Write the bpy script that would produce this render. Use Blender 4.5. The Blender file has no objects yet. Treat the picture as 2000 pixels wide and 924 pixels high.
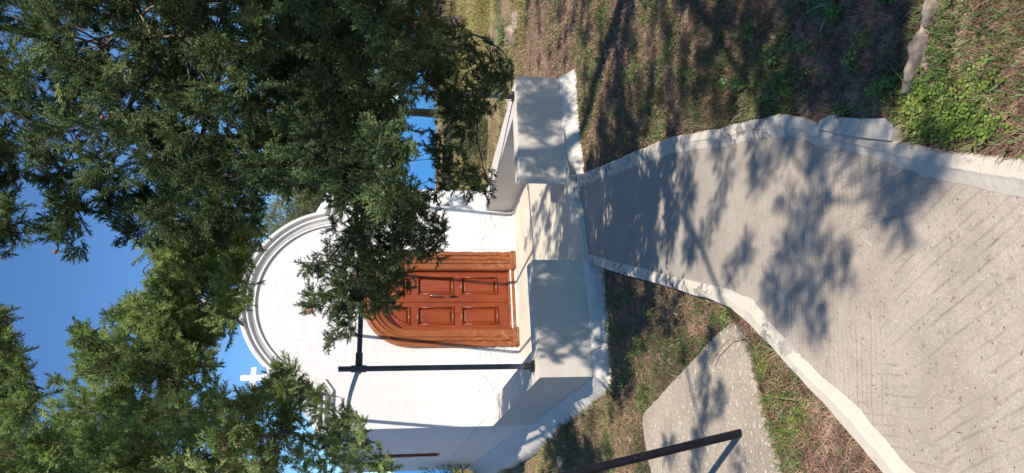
import bpy, bmesh, math, random
import numpy as np
from mathutils import Vector, Matrix
from mathutils.geometry import tessellate_polygon
rad = math.radians
random.seed(7); rng = np.random.default_rng(7)
scene = bpy.context.scene
COL = scene.collection

# ------------------------------------------------------------------ camera
F = 1500.0; PITCH = rad(8.62); ROLL = rad(0.62); YAW = rad(20.75); CAMH = 1.65
CAM = Vector((0, 0, CAMH))
_f = Vector((0, math.cos(PITCH), -math.sin(PITCH)))
_r = Vector((1, 0, 0)); _u = _r.cross(_f)
RT = math.cos(ROLL)*_r + math.sin(ROLL)*_u
UP = -math.sin(ROLL)*_r + math.cos(ROLL)*_u
cam_d = bpy.data.cameras.new('camera'); cam = bpy.data.objects.new('camera', cam_d); COL.objects.link(cam)
# the phone was held on its side: the picture's right is the world's down
X = -UP; Y = RT; Z = -_f
cam.matrix_world = Matrix(((X.x, Y.x, Z.x, 0), (X.y, Y.y, Z.y, 0), (X.z, Y.z, Z.z, CAMH), (0, 0, 0, 1)))
cam_d.sensor_width = 36; cam_d.lens = 27.0; cam_d.clip_start = 0.05; cam_d.clip_end = 60000
scene.camera = cam

# ------------------------------------------------------------------ light
SUN = Vector((0.485, -0.885, 1.21)).normalized()          # towards the sun
sd = bpy.data.lights.new('sun', 'SUN'); sd.energy = 5.0; sd.angle = rad(0.6); sd.color = (1.0, 0.905, 0.77)
so = bpy.data.objects.new('sun', sd); COL.objects.link(so)
so.rotation_euler = SUN.to_track_quat('Z', 'Y').to_euler()
w = bpy.data.worlds.new('World'); scene.world = w; w.use_nodes = True
nt = w.node_tree; bgn = nt.nodes['Background']
sky = nt.nodes.new('ShaderNodeTexSky'); sky.sky_type = 'NISHITA'; sky.sun_disc = False
sky.sun_elevation = math.asin(SUN.z); sky.sun_rotation = math.atan2(SUN.x, SUN.y)
sky.air_density = 1.0; sky.dust_density = 0.0; sky.ozone_density = 5.5; sky.altitude = 900
tint = nt.nodes.new('ShaderNodeMix'); tint.data_type = 'RGBA'; tint.blend_type = 'MULTIPLY'; tint.inputs[0].default_value = 1
tint.inputs[7].default_value = (.72, .98, 1.12, 1)       # deeper island sky
nt.links.new(sky.outputs[0], tint.inputs[6]); nt.links.new(tint.outputs[2], bgn.inputs[0]); bgn.inputs[1].default_value = 0.108
scene.view_settings.view_transform = 'Standard'; scene.view_settings.look = 'None'
scene.view_settings.exposure = 0.36; scene.view_settings.gamma = 1; scene.view_settings.use_curve_mapping = False
try:
    scene.cycles.max_bounces = 8; scene.cycles.transparent_max_bounces = 4
    scene.cycles.use_denoising = True
except Exception: pass

# ------------------------------------------------------------------ coordinates
def ray(x, y):                      # photograph pixel (2000 x 924) -> world direction, forward component 1
    return _f + RT*((924 - y - 462)/F) + UP*((1000 - x)/F)
def at(x, y, d): return CAM + ray(x, y)*d
def gz(x, y, z):
    d = ray(x, y); return CAM + d*((z - CAMH)/d.z)
def pathz(y):
    return -0.13 + 0.026*(7 - min(max(y, 1.0), 7.0))
def hit(x, y, fn, off=0.0):
    z = -0.1
    for _ in range(6):
        p = gz(x, y, z); z = fn(p.y) + off
    return gz(x, y, z)
n_ = Vector((-math.sin(YAW), math.cos(YAW), 0)); e_ = Vector((math.cos(YAW), math.sin(YAW), 0))
O = Vector((-0.8518, 10.2678, 0))
def L2W(a, b, z=0): return O + e_*a - n_*b + Vector((0, 0, z))     # a along the facade, b towards the viewer

# ------------------------------------------------------------------ object helpers
def tag(o, label=None, cat=None, group=None, kind=None):
    if label: o['label'] = label
    if cat: o['category'] = cat
    if group: o['group'] = group
    if kind: o['kind'] = kind
    return o
def link(name, me, m, parent=None, loc=None):
    o = bpy.data.objects.new(name, me); COL.objects.link(o)
    if m is not None and not me.materials: me.materials.append(m)
    if parent: o.parent = parent
    if loc is not None: o.location = loc
    return o
def obj(name, bm, m, parent=None, smooth=False, loc=None):
    me = bpy.data.meshes.new(name)
    bmesh.ops.recalc_face_normals(bm, faces=bm.faces)
    bm.to_mesh(me); bm.free()
    if smooth:
        me.polygons.foreach_set('use_smooth', [True]*len(me.polygons))
    return link(name, me, m, parent, loc)
def empty(name, loc=(0, 0, 0), rz=0):
    o = bpy.data.objects.new(name, None); COL.objects.link(o); o.location = loc; o.rotation_euler = (0, 0, rz)
    o.empty_display_size = 0.2
    return o
def np_mesh(name, V, Fc, nside, m, parent=None, smooth=False, loc=None):
    me = bpy.data.meshes.new(name)
    V = np.asarray(V, dtype=np.float32); Fc = np.asarray(Fc, dtype=np.int32)
    me.vertices.add(len(V)); me.vertices.foreach_set('co', V.ravel())
    me.loops.add(Fc.size); me.loops.foreach_set('vertex_index', Fc.ravel())
    me.polygons.add(len(Fc))
    me.polygons.foreach_set('loop_start', np.arange(0, Fc.size, nside, dtype=np.int32))
    if smooth: me.polygons.foreach_set('use_smooth', np.ones(len(Fc), dtype=bool))
    me.update(calc_edges=True)
    return link(name, me, m, parent, loc)
def box(bm, x0, x1, y0, y1, z0, z1, bev=0.0, rot=None):
    r = bmesh.ops.create_cube(bm, size=1)
    vs = r['verts']
    for v in vs: v.co = Vector(((x0+x1)/2 + v.co.x*(x1-x0), (y0+y1)/2 + v.co.y*(y1-y0), (z0+z1)/2 + v.co.z*(z1-z0)))
    if bev > 0:
        es = list({e for v in vs for e in v.link_edges})
        bmesh.ops.bevel(bm, geom=es, offset=bev, segments=2, affect='EDGES', clamp_overlap=True)
def tube(bm, pts, rads, n=10, cap=True):
    pts = [Vector(p) for p in pts]
    if not hasattr(rads, '__len__'): rads = [rads]*len(pts)
    rings = []; prev = None
    for i, p in enumerate(pts):
        if i == 0: t = pts[1]-p
        elif i == len(pts)-1: t = p-pts[-2]
        else: t = pts[i+1]-pts[i-1]
        t.normalize()
        if prev is None:
            a = Vector((0, 0, 1)) if abs(t.z) < .9 else Vector((1, 0, 0))
            u = t.cross(a).normalized()
        else:
            u = (prev - t*prev.dot(t)).normalized()
        prev = u; v = t.cross(u)
        rings.append([bm.verts.new(p + (u*math.cos(k*2*math.pi/n) + v*math.sin(k*2*math.pi/n))*rads[i]) for k in range(n)])
    for a, b in zip(rings, rings[1:]):
        for k in range(n): bm.faces.new((a[k], a[(k+1) % n], b[(k+1) % n], b[k]))
    if cap:
        bm.faces.new(rings[0][::-1]); bm.faces.new(rings[-1])
def prism(bm, outer, holes, axis_fn, t0, t1):
    """polygon (2D) with holes, extruded; axis_fn(u, v, t) -> 3D"""
    loops = [outer]+holes
    flat = [p for L in loops for p in L]
    tris = tessellate_polygon([[Vector((p[0], p[1], 0)) for p in L] for L in loops])
    A = [bm.verts.new(axis_fn(p[0], p[1], t0)) for p in flat]
    B = [bm.verts.new(axis_fn(p[0], p[1], t1)) for p in flat]
    for t in tris:
        try:
            bm.faces.new([A[i] for i in t]); bm.faces.new([B[i] for i in t][::-1])
        except ValueError: pass
    k = 0
    for L in loops:
        m = len(L)
        for i in range(m):
            a, b = k+i, k+(i+1) % m
            bm.faces.new((A[a], A[b], B[b], B[a]))
        k += m
def sweep2d(bm, path, prof, fn, closed_prof=True):
    """path: 2D points; prof: (inward offset, projection); fn(u, v, proj)->3D. inward = to the right of travel"""
    P = [Vector(p) for p in path]; rings = []
    for i, p in enumerate(P):
        d0 = (P[i]-P[i-1]).normalized() if i > 0 else (P[1]-P[0]).normalized()
        d1 = (P[i+1]-P[i]).normalized() if i < len(P)-1 else d0
        n0 = Vector((d0.y, -d0.x)); n1 = Vector((d1.y, -d1.x))
        nn = (n0+n1).normalized(); s = 1/max(.35, nn.dot(n0))
        rings.append([bm.verts.new(fn(p.x+nn.x*o*s, p.y+nn.y*o*s, q)) for o, q in prof])
    m = len(prof)
    for a, b in zip(rings, rings[1:]):
        for k in range(m if closed_prof else m-1):
            bm.faces.new((a[k], a[(k+1) % m], b[(k+1) % m], b[k]))
    bm.faces.new(rings[0]); bm.faces.new(rings[-1][::-1])

# ------------------------------------------------------------------ materials
def newmat(name):
    m = bpy.data.materials.new(name); m.use_nodes = True
    N = m.node_tree; b = N.nodes['Principled BSDF']; return m, N, b
class G:
    def __init__(s, N): s.N = N; s.L = N.links
    def n(s, t, **k):
        x = s.N.nodes.new(t)
        for a, b in k.items(): setattr(x, a, b)
        return x
    def coord(s, scale=1, kind='Object', vec=None):
        c = s.n('ShaderNodeTexCoord'); mp = s.n('ShaderNodeMapping')
        mp.inputs['Scale'].default_value = vec if vec else (scale,)*3
        s.L.new(c.outputs[kind], mp.inputs[0]); return mp.outputs[0]
    def pos(s):
        return s.n('ShaderNodeNewGeometry').outputs['Position']
    def noise(s, v, sc, det=4, rough=.55, dist=0):
        x = s.n('ShaderNodeTexNoise'); x.inputs['Scale'].default_value = sc; x.inputs['Detail'].default_value = det
        x.inputs['Roughness'].default_value = rough; x.inputs['Distortion'].default_value = dist
        if v is not None: s.L.new(v, x.inputs['Vector'])
        return x.outputs['Fac']
    def vor(s, v, sc, out='Distance', feat='F1'):
        x = s.n('ShaderNodeTexVoronoi'); x.feature = feat; x.inputs['Scale'].default_value = sc
        if v is not None: s.L.new(v, x.inputs['Vector'])
        return x.outputs[out]
    def ramp(s, fac, stops):
        x = s.n('ShaderNodeValToRGB'); el = x.color_ramp.elements
        while len(el) < len(stops): el.new(0.5)
        for e, (p, c) in zip(el, stops):
            e.position = p; e.color = (*c, 1) if hasattr(c, '__len__') else (c, c, c, 1)
        s.L.new(fac, x.inputs[0]); return x.outputs[0]
    def mix(s, f, a, b, mode='MIX'):
        x = s.n('ShaderNodeMix', data_type='RGBA', blend_type=mode)
        for k, val in ((0, f), (6, a), (7, b)):
            if isinstance(val, (int, float)) : x.inputs[k].default_value = val if k == 0 else (val,)*3+(1,)
            elif isinstance(val, tuple): x.inputs[k].default_value = (*val, 1)
            else: s.L.new(val, x.inputs[k])
        return x.outputs[2]
    def math(s, op, a, b=0.0):
        x = s.n('ShaderNodeMath', operation=op)
        for k, val in ((0, a), (1, b)):
            if isinstance(val, (int, float)): x.inputs[k].default_value = val
            else: s.L.new(val, x.inputs[k])
        return x.outputs[0]
    def sep(s, v):
        x = s.n('ShaderNodeSeparateXYZ'); s.L.new(v, x.inputs[0]); return x.outputs
    def bump(s, h, st, dist, b, prev=None):
        x = s.n('ShaderNodeBump'); x.inputs['Strength'].default_value = st; x.inputs['Distance'].default_value = dist
        s.L.new(h, x.inputs['Height'])
        if prev is not None: s.L.new(prev, x.inputs['Normal'])
        s.L.new(x.outputs[0], b.inputs['Normal']); return x.outputs[0]
def plaster(name, col=(.80, .81, .82), rough_below=None, dirt=0.25):
    m, N, b = newmat(name); g = G(N); v = g.coord()
    n1 = g.noise(v, 3, 5); n2 = g.noise(v, 28, 6, .6)
    c = g.mix(g.ramp(n1, [(.35, 0.0), (.75, dirt)]), col, (col[0]*.86, col[1]*.84, col[2]*.80))
    c = g.mix(g.ramp(g.noise(v, 60, 3), [(.70, 0.0), (.80, .18)]), c, (.5, .46, .4))
    zz = g.sep(v)[2]
    vs = g.n('ShaderNodeMapping'); vs.inputs['Scale'].default_value = (6, 6, .7); g.L.new(v, vs.inputs[0])
    c = g.mix(g.ramp(g.noise(vs.outputs[0], 3, 5, .6), [(.5, 0.0), (.78, .35)]), c, (col[0]*.80, col[1]*.77, col[2]*.72))
    spl = g.math('MULTIPLY', g.ramp(g.math('ADD', zz, .5), [(.22, 1.0), (.50, 0.0)]), g.ramp(g.noise(v, 24, 6, .7), [(.42, 0.0), (.62, .75)]))
    c = g.mix(spl, c, (.40, .31, .23))
    g.L.new(c, b.inputs['Base Color']); b.inputs['Roughness'].default_value = .85
    p = g.bump(n2, .35, .006, b)
    p = g.bump(g.noise(v, 5, 3), .5, .02, b, p)
    if rough_below is not None:
        z = g.sep(v)[2]
        msk = g.ramp(g.math('SUBTRACT', rough_below+.5, z), [(.497, 0.0), (.503, 1.0)])
        lump = g.noise(v, 11, 5, .65, .6)
        h = g.math('MULTIPLY', lump, msk)
        g.bump(h, .9, .035, b, p)
    return m
M = {}
M['plaster'] = plaster('white_plaster', (.68, .70, .74))
M['facade'] = plaster('white_facade', (.665, .67, .68), .60, .12)
M['parapet'] = plaster('parapet_plaster', (.60, .555, .50), None, 1.0)
M['skirt'] = plaster('skirt_limewash', (.66, .63, .585), None, .5)
M['cornice'] = plaster('cornice_paint', (.67, .67, .65), None, .5)

def mat_kerb():
    m, N, b = newmat('kerb_limewash'); g = G(N); v = g.pos()
    wear = g.ramp(g.noise(v, 13, 6, .62, .4), [(.53, 0.0), (.55, 1.0)])
    big = g.ramp(g.noise(v, 1.6, 3), [(.42, 0.0), (.52, 1.0)])
    msk = g.math('MULTIPLY', g.math('MULTIPLY', wear, big), g.ramp(g.math('MULTIPLY', g.sep(v)[1], .1), [(.26, .12), (.34, 1.0)]))
    base = g.mix(g.noise(v, 4, 5), (.66, .595, .495), (.52, .465, .385))
    spots = g.ramp(g.noise(v, 45, 4), [(.62, 0.0), (.72, .7)])
    base = g.mix(spots, base, (.5, .44, .36))
    c = g.mix(msk, base, g.mix(g.noise(v, 60, 3), (.30, .29, .27), (.18, .17, .16)))
    g.L.new(c, b.inputs['Base Color']); b.inputs['Roughness'].default_value = .9
    p = g.bump(g.noise(v, 40, 6, .6), .35, .006, b); g.bump(g.math('MULTIPLY', msk, -1.0), .5, .004, b, p)
    return m
M['kerb'] = mat_kerb()
GROOVE = (rad(4), rad(-56), rad(-80))
def mat_path():
    m, N, b = newmat('brushed_concrete'); g = G(N); v = g.pos()
    base = g.ramp(g.noise(v, 2.1, 8, .72), [(.3, (.35, .292, .232)), (.5, (.44, .372, .298)), (.7, (.53, .452, .365))])
    warm = g.ramp(g.noise(v, 2.7, 3), [(.5, 0.0), (.8, .5)])
    base = g.mix(warm, base, (.41, .325, .265))
    grain = g.ramp(g.noise(v, 170, 4, .7), [(.3, .72), (.7, 1.22)])
    base = g.mix(1.0, base, grain, 'MULTIPLY')
    # pale and dark aggregate specks
    vd = g.vor(v, 75); vc = g.vor(v, 75, 'Color')
    sp = g.math('MULTIPLY', g.ramp(vd, [(.16, 1.0), (.24, 0.0)]), g.ramp(g.sep(vc)[0], [(.80, 0.0), (.84, 1.0)]))
    base = g.mix(sp, base, (.60, .56, .50))
    sp2 = g.math('MULTIPLY', g.ramp(g.vor(v, 48), [(.12, 1.0), (.2, 0.0)]), g.ramp(g.sep(g.vor(v, 48, 'Color'))[1], [(.84, 0.0), (.88, 1.0)]))
    base = g.mix(sp2, base, (.10, .085, .07))
    # brush strokes of the broom, two directions laid in separate patches
    tot = None; pn = g.noise(v, 1.1, 1, .3)
    yy = g.sep(v)[1]
    near = [[(.235, 0.0), (.245, 1.0), (.33, 1.0), (.36, 0.0)], [(.12, 1.0), (.235, 1.0), (.25, 0.0)], [(.12, 1.0), (.27, 1.0), (.29, 0.0)]]
    bands = [[(.0, 1.0), (1.0, 1.0)], [(.0, 1.0), (.50, 1.0), (.52, 0.0)], [(.50, 0.0), (.52, 1.0)]]
    for bi, (ang, wsc) in enumerate(((GROOVE[0], 10.5), (GROOVE[1], 8.2), (GROOVE[2], 9.0))):
        mp = g.n('ShaderNodeMapping'); mp.inputs['Rotation'].default_value = (0, 0, -ang); g.L.new(v, mp.inputs[0])
        wv = g.n('ShaderNodeTexWave'); wv.wave_type = 'BANDS'; wv.bands_direction = 'Y'; wv.wave_profile = 'SIN'
        wv.inputs['Scale'].default_value = wsc; wv.inputs['Distortion'].default_value = 3.2; wv.inputs['Detail'].default_value = 3
        wv.inputs['Detail Scale'].default_value = .35; g.L.new(mp.outputs[0], wv.inputs['Vector'])
        line = g.ramp(wv.outputs['Fac'], [(.0, 1.0), (.07, .8), (.16, 0.0)])
        area = g.math('MULTIPLY', g.ramp(pn, bands[bi]), g.ramp(g.math('MULTIPLY', yy, .1), near[bi]))
        area = g.math('MULTIPLY', area, g.ramp(g.noise(v, 2.2+bi, 3), [(.36, .1), (.60, 1.0)]))
        mp2 = g.n('ShaderNodeMapping'); mp2.inputs['Scale'].default_value = (1.4, 7, 1); g.L.new(mp.outputs[0], mp2.inputs[0])
        brk = g.ramp(g.noise(mp2.outputs[0], 3.5, 4, .6), [(.36, 0.0), (.58, 1.0)])
        l = g.math('MULTIPLY', g.math('MULTIPLY', line, area), brk)
        tot = l if tot is None else g.math('MAXIMUM', tot, l)
    base = g.mix(g.math('MULTIPLY', tot, .38), base, (.12, .095, .075))
    # dark pits, and a greyer blend nearer the chapel
    yy = g.sep(v)[1]
    far = g.ramp(g.math('MULTIPLY', yy, .1), [(.27, 0.0), (.42, 1.0)])
    pits = g.ramp(g.noise(v, 38, 6, .7), [(.56, 0.0), (.66, 1.0)])
    pa = g.ramp(g.noise(v, 1.9, 3), [(.38, 0.0), (.62, 1.0)])
    base = g.mix(g.math('MULTIPLY', g.math('MULTIPLY', pits, pa), .55), base, (.13, .12, .11))
    base = g.mix(g.math('MULTIPLY', far, .55), base, g.mix(g.noise(v, 5, 4), (.25, .235, .21), (.32, .30, .265)))
    g.L.new(base, b.inputs['Base Color']); b.inputs['Roughness'].default_value = .92
    p = g.bump(g.noise(v, 120, 5, .7), .5, .004, b)
    p = g.bump(g.math('MULTIPLY', tot, -1.0), .4, .004, b, p)
    g.bump(g.noise(v, 3, 3), .3, .03, b, p)
    return m
M['path'] = mat_path()
def mat_slab():
    m, N, b = newmat('aggregate_slab'); g = G(N); v = g.pos()
    base = g.ramp(g.noise(v, 2.3, 6, .65), [(.3, (.31, .255, .195)), (.7, (.45, .375, .29))])
    for sc, th, c in ((55, .66, (.58, .53, .46)), (32, .74, (.60, .54, .47)), (80, .72, (.20, .18, .16)), (40, .85, (.33, .34, .33))):
        vd = g.vor(v, sc); vc = g.vor(v, sc, 'Color')
        sp = g.math('MULTIPLY', g.ramp(vd, [(.25, 1.0), (.36, 0.0)]), g.ramp(g.sep(vc)[1], [(th, 0.0), (th+.03, 1.0)]))
        base = g.mix(sp, base, c)
    base = g.mix(1.0, base, g.ramp(g.noise(v, 120, 4, .7), [(.3, .8), (.7, 1.2)]), 'MULTIPLY')
    g.L.new(base, b.inputs['Base Color']); b.inputs['Roughness'].default_value = .95
    p = g.bump(g.vor(v, 45), .5, .006, b); g.bump(g.noise(v, 25, 6, .7), .7, .012, b, p)
    return m
M['slab'] = mat_slab()
def mat_floor():
    m, N, b = newmat('porch_screed'); g = G(N); v = g.pos()
    c = g.ramp(g.noise(v, 2.1, 5), [(.3, (.50, .45, .36)), (.7, (.60, .55, .45))])
    c = g.mix(g.ramp(g.noise(v, 50, 4), [(.62, 0.0), (.75, .5)]), c, (.30, .26, .20))
    g.L.new(c, b.inputs['Base Color']); b.inputs['Roughness'].default_value = .8
    g.bump(g.noise(v, 30, 5), .3, .004, b); return m
M['floor'] = mat_floor()
def mat_wood(name, c0, c1, worn=0.0, rough=.33):
    m, N, b = newmat(name); g = G(N); v = g.coord(vec=(9, 9, 1.1))
    gr = g.noise(v, 4.5, 7, .62, 1.1)
    c = g.ramp(gr, [(.30, c0), (.50, tuple((a+b_)/2 for a, b_ in zip(c0, c1))), (.72, c1)])
    v2 = g.coord()
    c = g.mix(g.ramp(g.noise(v2, 2.2, 3), [(.35, 0.0), (.7, .45)]), c, (c1[0]*1.15, c1[1]*1.3, c1[2]*1.1))
    if worn:
        z = g.sep(v2)[2]
        low = g.ramp(z, [(.0, 1.0), (.9, .1)])
        wn = g.ramp(g.noise(v2, 17, 7, .7, .5), [(.52, 0.0), (.62, 1.0)])
        c = g.mix(g.math('MULTIPLY', g.math('MULTIPLY', low, wn), worn), c, (.40, .22, .12))
    g.L.new(c, b.inputs['Base Color']); b.inputs['Roughness'].default_value = rough
    b.inputs['Coat Weight'].default_value = .25; b.inputs['Coat Roughness'].default_value = .25
    p = g.bump(gr, .2, .003, b)
    if worn: g.bump(g.noise(v2, 30, 6, .7), .5, .01, b, p)
    return m
M['door'] = mat_wood('varnished_door', (.15, .024, .006), (.285, .055, .011))
M['frame'] = mat_wood('door_surround_paint', (.185, .045, .011), (.30, .088, .020), .7, .5)
def simple(name, c, r=.6, metal=0.0, var=.15, sc=20, bump=.2, c2=None, th=None):
    m, N, b = newmat(name); g = G(N); v = g.coord()
    n = g.noise(v, sc, 5)
    col = g.ramp(n, [(.3, tuple(x*(1-var) for x in c)), (.7, tuple(x*(1+var) for x in c))])
    if c2: col = g.mix(g.ramp(g.noise(v, sc*2, 6, .7), [(th, 0.0), (th+.04, 1.0)]), col, c2)
    g.L.new(col, b.inputs['Base Color']); b.inputs['Roughness'].default_value = r; b.inputs['Metallic'].default_value = metal
    if bump: g.bump(n, bump, .004, b)
    return m
M['pipe'] = simple('dark_painted_pipe', (.055, .066, .085), .42, 0, .25, 12, .1)
M['railpipe'] = simple('weathered_black_pipe', (.007, .009, .014), .45, 0, .3, 15, .3, (.24, .25, .26), .66)
M['railpipe'].node_tree.nodes['Principled BSDF'].inputs['Specular IOR Level'].default_value = .25
M['brass'] = simple('dull_brass', (.34, .30, .22), .35, .9, .1)
M['iron'] = simple('dark_iron', (.05, .045, .04), .45, .7, .1)
M['bark'] = simple('grey_bark', (.10, .078, .06), .9, 0, .4, 16, .8)
M['deadbark'] = simple('bleached_twig', (.33, .25, .18), .9, 0, .3, 20, .6)
M['cone'] = simple('cypress_cone', (.22, .10, .05), .8, 0, .3, 60, .8)
M['rock'] = simple('lichened_rock', (.31, .24, .19), .95, 0, .6, 22, 1.0, (.46, .25, .14), .60)
M['wallstone'] = simple('terrace_stone', (.30, .22, .165), .95, 0, .4, 3, 1.0)
M['glass'] = simple('window_glass', (.02, .025, .03), .1, 0, .1)
M['stone'] = simple('pebble', (.75, .74, .70), .7, 0, .1)
def mat_leaf(name, c0, c1, c2, sc=2.2, trans=.35):
    m, N, b = newmat(name); g = G(N); v = g.pos()
    big = g.noise(v, sc, 4, .6); fine = g.noise(v, 34, 2)
    c = g.ramp(big, [(.30, c0), (.52, c1), (.70, c2)])
    c = g.mix(1.0, c, g.ramp(fine, [(.3, .55), (.7, 1.6)]), 'MULTIPLY')
    g.L.new(c, b.inputs['Base Color']); b.inputs['Roughness'].default_value = .55
    b.inputs['Specular IOR Level'].default_value = .35
    if trans:
        t = g.n('ShaderNodeBsdfTranslucent'); g.L.new(g.mix(1.0, c, (1.2, 1.25, .5), 'MULTIPLY'), t.inputs[0])
        mx = g.n('ShaderNodeMixShader'); mx.inputs[0].default_value = trans
        g.L.new(b.outputs[0], mx.inputs[1]); g.L.new(t.outputs[0], mx.inputs[2])
        g.L.new(mx.outputs[0], N.nodes['Material Output'].inputs[0])
    return m
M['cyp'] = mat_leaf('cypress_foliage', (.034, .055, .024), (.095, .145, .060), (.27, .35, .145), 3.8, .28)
M['cyp2'] = mat_leaf('cypress_foliage_sunlit', (.15, .215, .085), (.27, .36, .145), (.45, .52, .25), 3.6, .40)  # cypress foliage again, with sunlight put into the lighter greens
M['dry'] = mat_leaf('dry_cypress_sprays', (.16, .10, .06), (.22, .14, .08), (.26, .19, .11), 3, .2)
M['olive'] = mat_leaf('pale_tree_leaves', (.10, .13, .06), (.17, .19, .09), (.24, .25, .13), 1.2, .3)
M['grass'] = mat_leaf('grass_blades', (.060, .085, .035), (.10, .12, .05), (.19, .17, .08), 1.5, .3)
M['drygrass'] = mat_leaf('dry_grass_blades', (.26, .22, .09), (.36, .31, .13), (.30, .30, .10), 1.0, .3)
M['herb'] = mat_leaf('dark_ground_herb', (.05, .10, .03), (.10, .17, .045), (.21, .26, .08), 5, .25)
M['clover'] = mat_leaf('bright_clover', (.13, .22, .035), (.20, .29, .05), (.30, .33, .07), 5, .35)
M['strap'] = mat_leaf('blue_green_straps', (.09, .15, .08), (.13, .20, .11), (.20, .26, .13), 5, .3)
M['litter'] = mat_leaf('brown_needle_litter', (.13, .075, .05), (.28, .165, .11), (.48, .34, .24), 9, 0)
def mat_soil():
    m, N, b = newmat('needle_soil'); g = G(N); v = g.pos()
    c = g.ramp(g.noise(v, 2.1, 6, .65), [(.28, (.13, .08, .054)), (.5, (.26, .155, .10)), (.72, (.38, .24, .16))])
    mp = g.n('ShaderNodeMapping'); mp.inputs['Scale'].default_value = (1, .35, 1); g.L.new(v, mp.inputs[0])
    c = g.mix(1.0, c, g.ramp(g.noise(mp.outputs[0], 70, 6, .75, .8), [(.3, .5), (.7, 1.55)]), 'MULTIPLY')
    yy = g.sep(v)[1]
    far = g.ramp(g.math('MULTIPLY', yy, .03), [(.30, 0.0), (.45, 1.0)])
    c = g.mix(g.math('MULTIPLY', far, g.ramp(g.noise(v, .8, 6, .7), [(.4, .2), (.6, .9)])), c, (.33, .27, .12))
    grn = g.ramp(g.noise(v, 1.4, 5), [(.50, 0.0), (.60, .55)])
    c = g.mix(grn, c, (.075, .085, .035))
    g.L.new(c, b.inputs['Base Color']); b.inputs['Roughness'].default_value = .97
    p = g.bump(g.noise(v, 55, 6, .75), .9, .015, b); g.bump(g.noise(v, 9, 5), .8, .05, b, p)
    return m
M['soil'] = mat_soil()
def mat_sea():
    m, N, b = newmat('sea_water'); g = G(N); v = g.pos()
    c = g.ramp(g.noise(v, .02, 4), [(.3, (.010, .15, .42)), (.7, (.02, .20, .50))])
    g.L.new(c, b.inputs['Base Color']); b.inputs['Roughness'].default_value = .35
    g.bump(g.noise(v, .25, 5), .4, .6, b); return m
M['sea'] = mat_sea()

# ------------------------------------------------------------------ outlines of the path and kerbs (traced, then laid on the sloping ground)
KR_out = [(1118,346),(1160,329),(1200,312),(1250,291),(1300,270),(1350,260),(1400,249),(1440,239),(1480,231),(1520,223),(1560,232),(1600,246),(1640,257),(1690,266),(1740,272),(1780,280),(1860,296),(2000,308),(2200,330),(2600,380)]
KR_in  = [(1130,366),(1164,352),(1202,339),(1252,320),(1302,300),(1350,294),(1400,288),(1440,281),(1482,273),(1522,269),(1562,276),(1602,290),(1645,296),(1698,310),(1742,326),(1796,345),(1875,362),(2000,392),(2190,440),(2560,540)]
KL_out = [(1150,514),(1195,530),(1240,544),(1320,567),(1370,583),(1425,602),(1470,642),(1500,675),(1575,757),(1650,842),(1720,924),(1800,1020),(1950,1200)]
KL_in  = [(1146,496),(1200,512),(1250,523),(1325,542),(1375,553),(1425,565),(1465,585),(1500,630),(1600,737),(1665,792),(1720,857),(1780,924),(1870,1020),(2040,1200)]
def lay(px, off=.016): return [hit(x, y, pathz, off) for x, y in px]
KRo, KRi, KLo, KLi = map(lay, (KR_out, KR_in, KL_out, KL_in))
def kerb(name, outer, inner, th=.16, label=None):
    bm = bmesh.new(); rows = []
    # resample for an uneven hand-made edge
    def res(P, n):
        d = [0]
        for a, b in zip(P, P[1:]): d.append(d[-1]+(b-a).length)
        out = []
        for k in range(n):
            t = d[-1]*k/(n-1); i = max(0, min(len(P)-2, next((j for j in range(len(d)-1) if d[j+1] >= t), len(P)-2)))
            out.append(P[i].lerp(P[i+1], (t-d[i])/max(1e-6, d[i+1]-d[i])))
        return out
    o2 = outer; i2 = inner
    def dens(P):
        out = []
        for a, b in zip(P, P[1:]):
            for k in range(8): out.append(a.lerp(b, k/8))
        out.append(P[-1]); return out
    o2, i2 = dens(o2), dens(i2)
    r2 = random.Random(len(outer)); K_ = len(o2)
    sm = lambda: np.convolve([r2.random()-.5 for _ in range(K_+10)], np.ones(4)/4, 'same')[5:]
    JO, JI, JZ = sm(), sm(), sm(); kk = -1
    for o_, i_ in zip(o2, i2):
        dv = (i_-o_); w_ = dv.length; dv.normalize()
        kk += 1; jo = JO[kk]*.02; ji = JI[kk]*.02
        o3 = o_ + dv*jo; i3 = i_ + dv*ji; zz = JZ[kk]*.006
        pts = [o3 + Vector((0, 0, -th)), o3 + Vector((0, 0, -.016)), o3 + dv*.010 + Vector((0, 0, zz)),
               o3.lerp(i3, .5) + Vector((0, 0, .003+zz)), i3 - dv*.045 + Vector((0, 0, zz-.002)), i3 - dv*.004 + Vector((0, 0, -.0145)), i3 + dv*.012 + Vector((0, 0, -.05))]
        rows.append([bm.verts.new(p) for p in pts])
    for a, b in zip(rows, rows[1:]):
        for k in range(len(a)-1): bm.faces.new((a[k], a[k+1], b[k+1], b[k]))
    bm.faces.new(rows[0]); bm.faces.new(rows[-1][::-1])
    return tag(obj(name, bm, M['kerb'], smooth=False), kind='structure')
kerb('kerb', KRo, KRi); kerb('kerb', KLo, KLi)
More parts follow.
